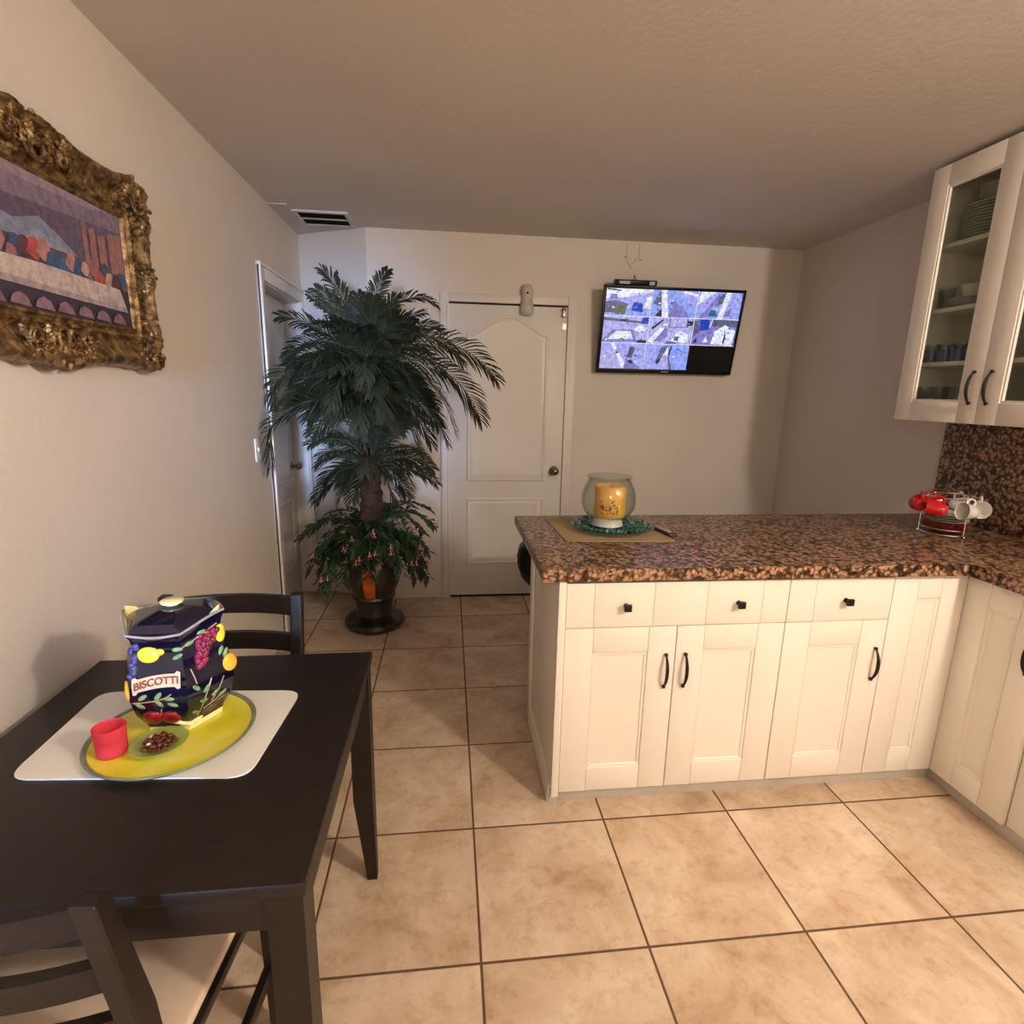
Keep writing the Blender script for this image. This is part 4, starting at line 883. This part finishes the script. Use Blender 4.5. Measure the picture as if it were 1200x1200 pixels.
for i in range(70):
    a_ = -pi / 2 - .35 + rs.uniform(-.62, .62); z = rs.uniform(.010, .075); s_ = rs.uniform(.0020, .0048)
    if rs.random() < .25: continue
    w.mi = rs.choice([0, 0, 0, 1, 2]); w.ball((.0655 * cos(a_), .0655 * sin(a_), z), (s_, .0009, s_ * rs.uniform(.5, 1.3)), 7, 4, Matrix.Rotation(a_ + pi / 2, 3, 'Z') @ Matrix.Rotation(rs.uniform(0, 3), 3, 'Y'))
w.build('floral_print', [simple('print_dark', (.06, .045, .03), .4), simple('print_rust', (.45, .12, .03), .4), simple('print_blue', (.22, .25, .35), .4)], cd, local=True)
# remote
w = MB(); w.M = Matrix.Translation((.893, 2.155, Z0c + .0002)) @ Matrix.Rotation(R(10), 4, 'Z'); w.box(-.017, .017, -.085, .085, 0, .014, .004)
rm = empty('remote_control', (.893, 2.155, Z0c), 'slim dark brown remote control lying right of the teal gravel plate', 'remote')
w.build('case', M['remote'], rm)
w = MB(); w.M = Matrix.Translation((.893, 2.155, Z0c + .0002)) @ Matrix.Rotation(R(10), 4, 'Z'); w.box(-.009, .009, -.06, .06, .0138, .0155, .001); w.build('button_strip', M['copper'], rm)

# coffee set on a wire stand
KX, KY = 2.155, 2.105
st = empty('cup_stand', (KX, KY, ZC), 'round chrome wire stand carrying hanging cups and stacked saucers near the backsplash', 'stand')
w = MB()
def ringt(w, r, z, rad, cx_=KX, cy_=KY, n=40):
    w.grid(lambda i, j: (cx_ + (r + rad * cos(j * pi / 3)) * cos(2 * pi * i / n), cy_ + (r + rad * cos(j * pi / 3)) * sin(2 * pi * i / n), z + rad * sin(j * pi / 3)), n, 6, cu=True, cv=True)
ringt(w, .094, ZC + .008, .0024); ringt(w, .094, ZC + .030, .0018)
w.build('base_ring', M['chrome'], st)
w = MB(); ringt(w, .098, ZC + .165, .0026); w.build('top_ring', M['chrome'], st)
for i in range(3):
    a_ = i * 2 * pi / 3 + .5; c_, s_ = cos(a_), sin(a_); w = MB()
    w.tube([(KX + .094 * c_, KY + .094 * s_, ZC + .006), (KX + .094 * c_, KY + .094 * s_, ZC + .165)], .0022, 7); w.ball((KX + .098 * c_, KY + .098 * s_, ZC + .0045), .0045, 8, 6); w.build('upright', M['chrome'], st)
w = MB(); w.tube([(KX - .098, KY, ZC + .165), (KX - .05, KY, ZC + .178), (KX, KY, ZC + .183), (KX + .05, KY, ZC + .178), (KX + .098, KY, ZC + .165)], .0024, 8); w.build('handle', M['chrome'], st)
sp = [(0, .001), (.035, .001), (.055, .004), (.080, .010), (.081, .0115), (.055, .0065), (.035, .0035), (0, .0035)]
for k_ in range(8):
    red = k_ < 4
    o = MB().lathe([(r, z * .9) for r, z in sp], n=40, cap=False).build('saucer', M['red'] if red else M['white'], local=True)
    o.location = (KX, KY, ZC + .014 + k_ * .0098)
    tag(o, 'glossy red saucer in the lower half of the stack inside the wire cup stand' if red else 'white saucer in the upper half of the stack inside the wire cup stand', 'saucer', 'red saucers' if red else 'white saucers')
def hang_cup(ang, red, label):
    dv = Vector((sin(ang), -cos(ang), .12)).normalized(); xl = Vector((0, 0, -1)); xl = (xl - dv * xl.dot(dv)).normalized(); yl = dv.cross(xl)
    t_ = empty('coffee_cup', (KX + .104 * cos(ang), KY + .104 * sin(ang), ZC + .118), label, 'cup', rot=Matrix((xl, yl, dv)).transposed().to_euler())
    mat = M['red'] if red else M['white']
    MB().lathe([(0, -.030), (.020, -.030), (.024, -.026), (.031, .0), (.036, .028), (.037, .030), (.035, .029), (.029, 0), (.021, -.025), (0, -.026)], n=28, cap=False).build('cup_body', mat, t_, local=True)
    w = MB(); w.tube([(-.033, 0, .018), (-.046, 0, .020), (-.055, 0, .008), (-.052, 0, -.008), (-.040, 0, -.017), (-.027, 0, -.016)], .0038, 8); w.build('handle', mat, t_, local=True)
for ang, red, lb in [(-1.65, False, 'white coffee cup hanging at the front of the wire stand'), (-.60, False, 'white coffee cup hanging at the right side of the wire stand, above the counter'), (-2.70, True, 'red coffee cup hanging at the front left of the wire stand'),
                     (2.55, True, 'red coffee cup hanging at the back left of the wire stand'), (1.5, True, 'red coffee cup hanging at the back of the stand behind the white cups'), (.45, False, 'white coffee cup hanging at the back right of the stand, next to the backsplash')]:
    hang_cup(ang, red, lb)

# stool behind the counter end
bs = empty('bar_stool', (.588, 2.74, 0), 'black rounded bar stool mostly hidden behind the free end of the counter', 'stool')
MB().lathe([(0, .45), (.10, .455), (.17, .485), (.212, .53), (.232, .59), (.236, .64), (.225, .69), (.20, .715), (.18, .70), (0, .695)], (.588, 2.74, 0), 48, cap=False).build('seat', M['black'], bs)
MB().lathe([(.028, .02), (.028, .455)], (.588, 2.74, 0), 20).build('post', M['chrome'], bs)
MB().lathe([(0, 0), (.16, 0), (.16, .008), (.06, .022), (.03, .03), (0, .03)], (.588, 2.74, 0), 40, cap=False).build('base', M['chrome'], bs)

# ------------------------------------------------------------------ potted palm
PX, PY = -.478, 3.375
pt_ = empty('potted_palm', (PX, PY, 0), 'tall artificial palm with pink-flowered foliage in a dark urn in the far left corner', 'plant')
w = MB().lathe([(0, 0), (.150, 0), (.176, .010), (.188, .034), (.182, .058), (.160, .074), (.130, .084), (.118, .094), (.112, .13), (.116, .18), (.130, .196), (.136, .208), (.130, .222), (.140, .25), (.160, .30), (.170, .36), (.165, .42), (.150, .455), (.156, .47), (.150, .475), (.135, .455), (0, .45)], (PX, PY, 0), 56, cap=False)
po = w.build('urn', M['pot'], pt_)
po['label'] = 'glossy dark brown footed urn'
w = MB(); pr_ = [(.2275, .1305), (.25, .1415), (.30, .1615), (.36, .1715), (.42, .1665)]
a0 = -pi / 2 - .02
w.grid(lambda i, j: (PX + (pr_[j][1] + .0012) * cos(a0 - .24 + .44 * i / 8), PY + (pr_[j][1] + .0012) * sin(a0 - .24 + .44 * i / 8), pr_[j][0]), 9, 5); st_ = w.build('painted_stripe', M['stripe'], po); st_['label'] = 'orange-brown vertical stripe'
# trunks
def wob(a, b, n, amp, seed):
    rs = random.Random(seed); a, b = Vector(a), Vector(b)
    return [a.lerp(b, i / (n - 1)) + Vector((amp * sin(i * .8 + seed), amp * cos(i * .6 + seed), 0)) * (0 < i < n - 1) for i in range(n)]
w = MB(); pts = wob((PX + .01, PY, .44), (PX - .0, PY, 1.02), 26, .004, 1); w.tube(pts, [.078 + .010 * ((i % 3) == 0) - .0008 * i for i in range(26)], 16); w.build('trunk', M['bark'], pt_)
w = MB(); pts = wob((PX - .02, PY, 1.0), (PX - .075, PY - .02, 1.62), 22, .006, 2); w.tube(pts, [.030 + .005 * (i % 2) for i in range(22)], 12); w.build('trunk', M['bark'], pt_)
w = MB(); pts = wob((PX + .03, PY, 1.0), (PX + .045, PY, 1.66), 22, .006, 3); w.tube(pts, [.024 + .004 * (i % 2) for i in range(22)], 12); w.build('trunk', M['stalk'], pt_)
def frond(c, az, el, L_, droop, nl=30, lw=.0065, ll=.17, seed=0):
    rs = random.Random(seed); w = MB(); n = 15; p = Vector(c); d_ = Vector((cos(az) * cos(el), sin(az) * cos(el), sin(el))); pts = [p.copy()]; ds = [d_.copy()]
    side = Vector((-sin(az), cos(az), 0))
    for i in range(1, n):
        d_ = (d_ + Vector((0, 0, -droop * (.4 + 1.2 * i / n) / n * 2.2))).normalized(); p = p + d_ * L_ / (n - 1)
        if p.x < XL + .05: p.x = XL + .05; d_.x = max(d_.x, 0); d_.z -= .3; d_.normalize()
        if p.y > YB - .05: p.y = YB - .05; d_.y = min(d_.y, 0); d_.normalize()
        if p.z > H - .06: p.z = H - .06; d_.z = min(d_.z, 0)
        pts.append(p.copy()); ds.append(d_.copy())
    roll = rs.uniform(.45, 1.0) * (1 if cos(az) < 0 else -1) * abs(cos(az)) + rs.uniform(-.2, .2)
    w.mi = 1; w.tube(pts, [.0052 * (1 - .8 * i / n) for i in range(n)], 5); w.mi = 0
    for k_ in range(nl):
        u = .16 + .84 * (k_ + .5) / nl; f_ = u * (n - 1); i = min(int(f_), n - 2); q = pts[i].lerp(pts[i + 1], f_ - i); dd = ds[i].lerp(ds[i + 1], f_ - i).normalized()
        upv = side.cross(dd).normalized(); 
        if upv.z < 0: upv = -upv
        sd = side * cos(roll) + upv * sin(roll); upv = upv * cos(roll) - side * sin(roll)
        lf = ll * (math.sin(pi * (.12 + .80 * u)) ** .7) * rs.uniform(.85, 1.1)
        for sg in (-1, 1):
            sw = .75 + .35 * u + rs.uniform(-.12, .12)
            dl = (sd * sg * cos(sw) + dd * sin(sw) + upv * rs.uniform(.0, .30)).normalized()
            a_ = q; m1 = q + dl * lf * .5 + Vector((0, 0, -.04 * lf)); m2 = q + dl * lf * .85 + Vector((0, 0, -.17 * lf)); e_ = q + dl * lf * 1.02 + Vector((0, 0, -.32 * lf))
            for pp in (m1, m2, e_):
                pp.x = max(pp.x, XL + .012); pp.y = min(pp.y, YB - .03)
            wd = dl.cross(upv).normalized() * lw * rs.uniform(.8, 1.15)
            V = [w.v(a_ - wd * .3), w.v(a_ + wd * .3), w.v(m1 + wd), w.v(m1 - wd), w.v(m2 + wd * .75), w.v(m2 - wd * .75), w.v(e_)]
            w._mark([w.bm.faces.new([V[0], V[1], V[2], V[3]]), w.bm.faces.new([V[3], V[2], V[4], V[5]]), w.bm.faces.new([V[5], V[4], V[6]])])
    return w
CU = (PX + .0, PY - .02, 1.62); rs = random.Random(6)
spec = []                                              # azimuth, elevation, length, droop, leaflet, start height
for k_ in range(64):
    q_ = ((k_ * 23) % 64) / 64
    az = k_ * 2.39996; el = R(-10 + 88 * q_); L_ = .35 + .15 * rs.random() - .04 * (q_ > .8)
    if sin(az) > .3: L_ *= .8
    spec.append((az, el, L_, .30 + .55 * rs.random(), .135, 1.46 + .26 * q_))
for k_ in range(13):
    spec.append((-pi / 2 + (k_ - 6) * .27, R((k_ * 5 % 13) * 3 - 6), .34 + .05 * (k_ % 3), .5 + .1 * (k_ % 4), .14, 1.38 + .02 * (k_ * 7 % 13)))
spec += [(-.10, R(30), .82, .80, .17, 1.66), (-.16, R(20), .80, 1.0, .17, 1.62), (-.42, R(16), .72, 1.15, .15, 1.60), (.02, R(34), .60, .9, .13, 1.72), (-.30, R(4), .62, .95, .13, 1.52), (-.62, R(-4), .52, .9, .12, 1.46),
         (-2.60, R(30), .78, 1.25, .15, 1.36), (-2.75, R(24), .62, .9, .14, 1.58), (-2.45, R(34), .48, 1.0, .13, 1.60), (-2.95, R(40), .44, .9, .13, 1.66),
         (-1.2, R(20), .46, 1.2, .13, 1.55), (-1.9, R(26), .46, 1.2, .13, 1.55), (-.2, R(66), .50, 1.0, .12, 1.74), (-.9, R(74), .44, .7, .11, 1.74), (-2.2, R(55), .34, .9, .12, 1.70)]
for i, (az, el, L_, dp, ll, z_) in enumerate(spec):
    frond((CU[0] + .03 * cos(az), CU[1] + .03 * sin(az), z_), az, el, L_, dp, 32, .0052, ll, i).build('frond', [M['frond'], M['stalk']], pt_, fixn=False, smooth=False)
for k_ in range(40):
    q_ = ((k_ * 11) % 40) / 40; az = k_ * 2.39996 + .7; el = R(-6 + 90 * q_)
    frond((PX + .02 + .03 * cos(az), PY - .03 + .03 * sin(az), 1.00 + .10 * q_), az, el, .29 + .11 * rs.random(), .45 + .5 * rs.random(), 26, .0050, .115, 100 + k_).build('frond', [M['frond'], M['stalk']], pt_, fixn=False, smooth=False)
for k_ in range(6):                                    # bare wiry strands above the crown
    a_ = -pi / 2 + (k_ - 2.5) * .9; w = MB(); w.tube([(PX + .02 + .17 * u * cos(a_) * (1 + .3 * u), PY - .05 * u, 1.86 + .33 * u - .16 * u * u * (1 + .3 * k_ % 2)) for u in [i / 8 for i in range(9)]], .0014, 5); w.build('wire_strand', M['stalk'], pt_)
# bushy lower foliage: drooping stems with broad toothed leaves
tips = []
def bush_stem(az, el, L_, seed):
    rs = random.Random(seed); w = MB(); n = 9; p = Vector((PX + .07 * cos(az), PY + .07 * sin(az), .54 + rs.uniform(0, .16))); d_ = Vector((cos(az) * cos(el), sin(az) * cos(el), sin(el))); pts = [p.copy()]; side = Vector((-sin(az), cos(az), 0))
    for i in range(1, n):
        d_ = (d_ + Vector((0, 0, -.24))).normalized(); p = p + d_ * L_ / n; p.x = max(p.x, XL + .04); pts.append(p.copy())
    w.tube(pts, .0022, 5)
    for k_ in range(12):
        f_ = .8 + (n - 1.85) * k_ / 11; i = min(int(f_), n - 2); q = pts[i].lerp(pts[i + 1], f_ - i); dd = (pts[i + 1] - pts[i]).normalized()
        for sg in (-1, 1):
            dl = (side * sg * .9 + dd * .8 + Vector((rs.uniform(-.2, .2), rs.uniform(-.2, .2), rs.uniform(-.1, .35)))).normalized(); lf = rs.uniform(.055, .09); wv = dl.cross(Vector((rs.uniform(-.3, .3), rs.uniform(-.3, .3), 1))).normalized() * lf * .2; nrm = dl.cross(wv).normalized() * lf * .05
            P = [q, q + dl * lf * .3 + wv * .8, q + dl * lf * .42 + wv * .55, q + dl * lf * .62 + wv, q + dl * lf * .74 + wv * .6, q + dl * lf + Vector((0, 0, -.2 * lf)), q + dl * lf * .74 - wv * .6, q + dl * lf * .62 - wv, q + dl * lf * .42 - wv * .55, q + dl * lf * .3 - wv * .8]
            w.poly(P)
    tips.append(pts[-1]); return w
for k_ in range(64):
    az = k_ * 2.39996; el = R(-10 + 72 * ((k_ * 11) % 64) / 64)
    bush_stem(az, el, (.34 + .12 * random.Random(k_).random()) * (.62 if sin(az) < -.88 else 1), 300 + k_).build('leafy_stem', M['frond2'], pt_, fixn=False, smooth=False)
rs = random.Random(8)
for k_, tp in enumerate(tips):
    if tp.y > PY + .12 or (k_ % 5 == 1): continue
    for rep in range(2):
        w = MB(); c = tp + Vector((rs.uniform(-.03, .03), rs.uniform(-.03, .01), rs.uniform(-.035, .03))); c.x = max(c.x, XL + .04)
        for a_ in range(5):
            dl = Vector((cos(a_ * 1.257 + k_), sin(a_ * 1.257 + k_), -.6)).normalized(); wv = dl.cross(Vector((0, 0, 1))).normalized() * .006
            w.poly([c, c + dl * .012 + wv, c + dl * .026, c + dl * .012 - wv])
        w.tube([c + Vector((0, 0, .016)), c], .004, 6)
        w.build('flower', M['pink'], pt_, fixn=False, smooth=False)

# ------------------------------------------------------------------ lights
def lamp(name, kind, loc, energy, color, **kw):
    l = bpy.data.lights.new(name, kind); l.energy = energy; l.color = color
    for k_, v_ in kw.items(): setattr(l, k_, v_)
    o = bpy.data.objects.new(name, l); COL.objects.link(o); o.location = loc; return o
WARM = (1.0, .87, .73)
# ceiling fixture over the kitchen, behind the camera's right shoulder
fx = empty('ceiling_lamp', (1.88, -.42, H), 'round white ceiling lamp over the kitchen', 'lamp')
MB().lathe([(0, -.001), (.12, -.001), (.12, -.03), (0, -.03)], (1.88, -.42, H), 32, cap=False).build('base', M['trim'], fx)
lamp('kitchen_bulb', 'POINT', (1.88, -.42, H - .20), 132, WARM, shadow_soft_size=.085)
lamp('dining_bulb', 'POINT', (.25, -1.1, H - .55), 25, (1.0, .88, .77), shadow_soft_size=.25)
wl = lamp('added_cool_light', 'AREA', (-.50, YR + .03, 1.42), 6.5, (.40, .58, 1.0), shape='RECTANGLE', size=.5, size_y=1.2, spread=R(17))  # cool light added behind the camera to wash the far left wall blue
wl.rotation_euler = (R(90), 0, R(2.2))
wd = bpy.data.worlds.new('world'); sc.world = wd; wd.use_nodes = True
wd.node_tree.nodes['Background'].inputs[0].default_value = (.5, .6, .8, 1); wd.node_tree.nodes['Background'].inputs[1].default_value = .3
vs_ = sc.view_settings; vs_.view_transform = 'Standard'; vs_.look = 'None'; vs_.exposure = 0.16; vs_.gamma = 1; vs_.use_curve_mapping = False
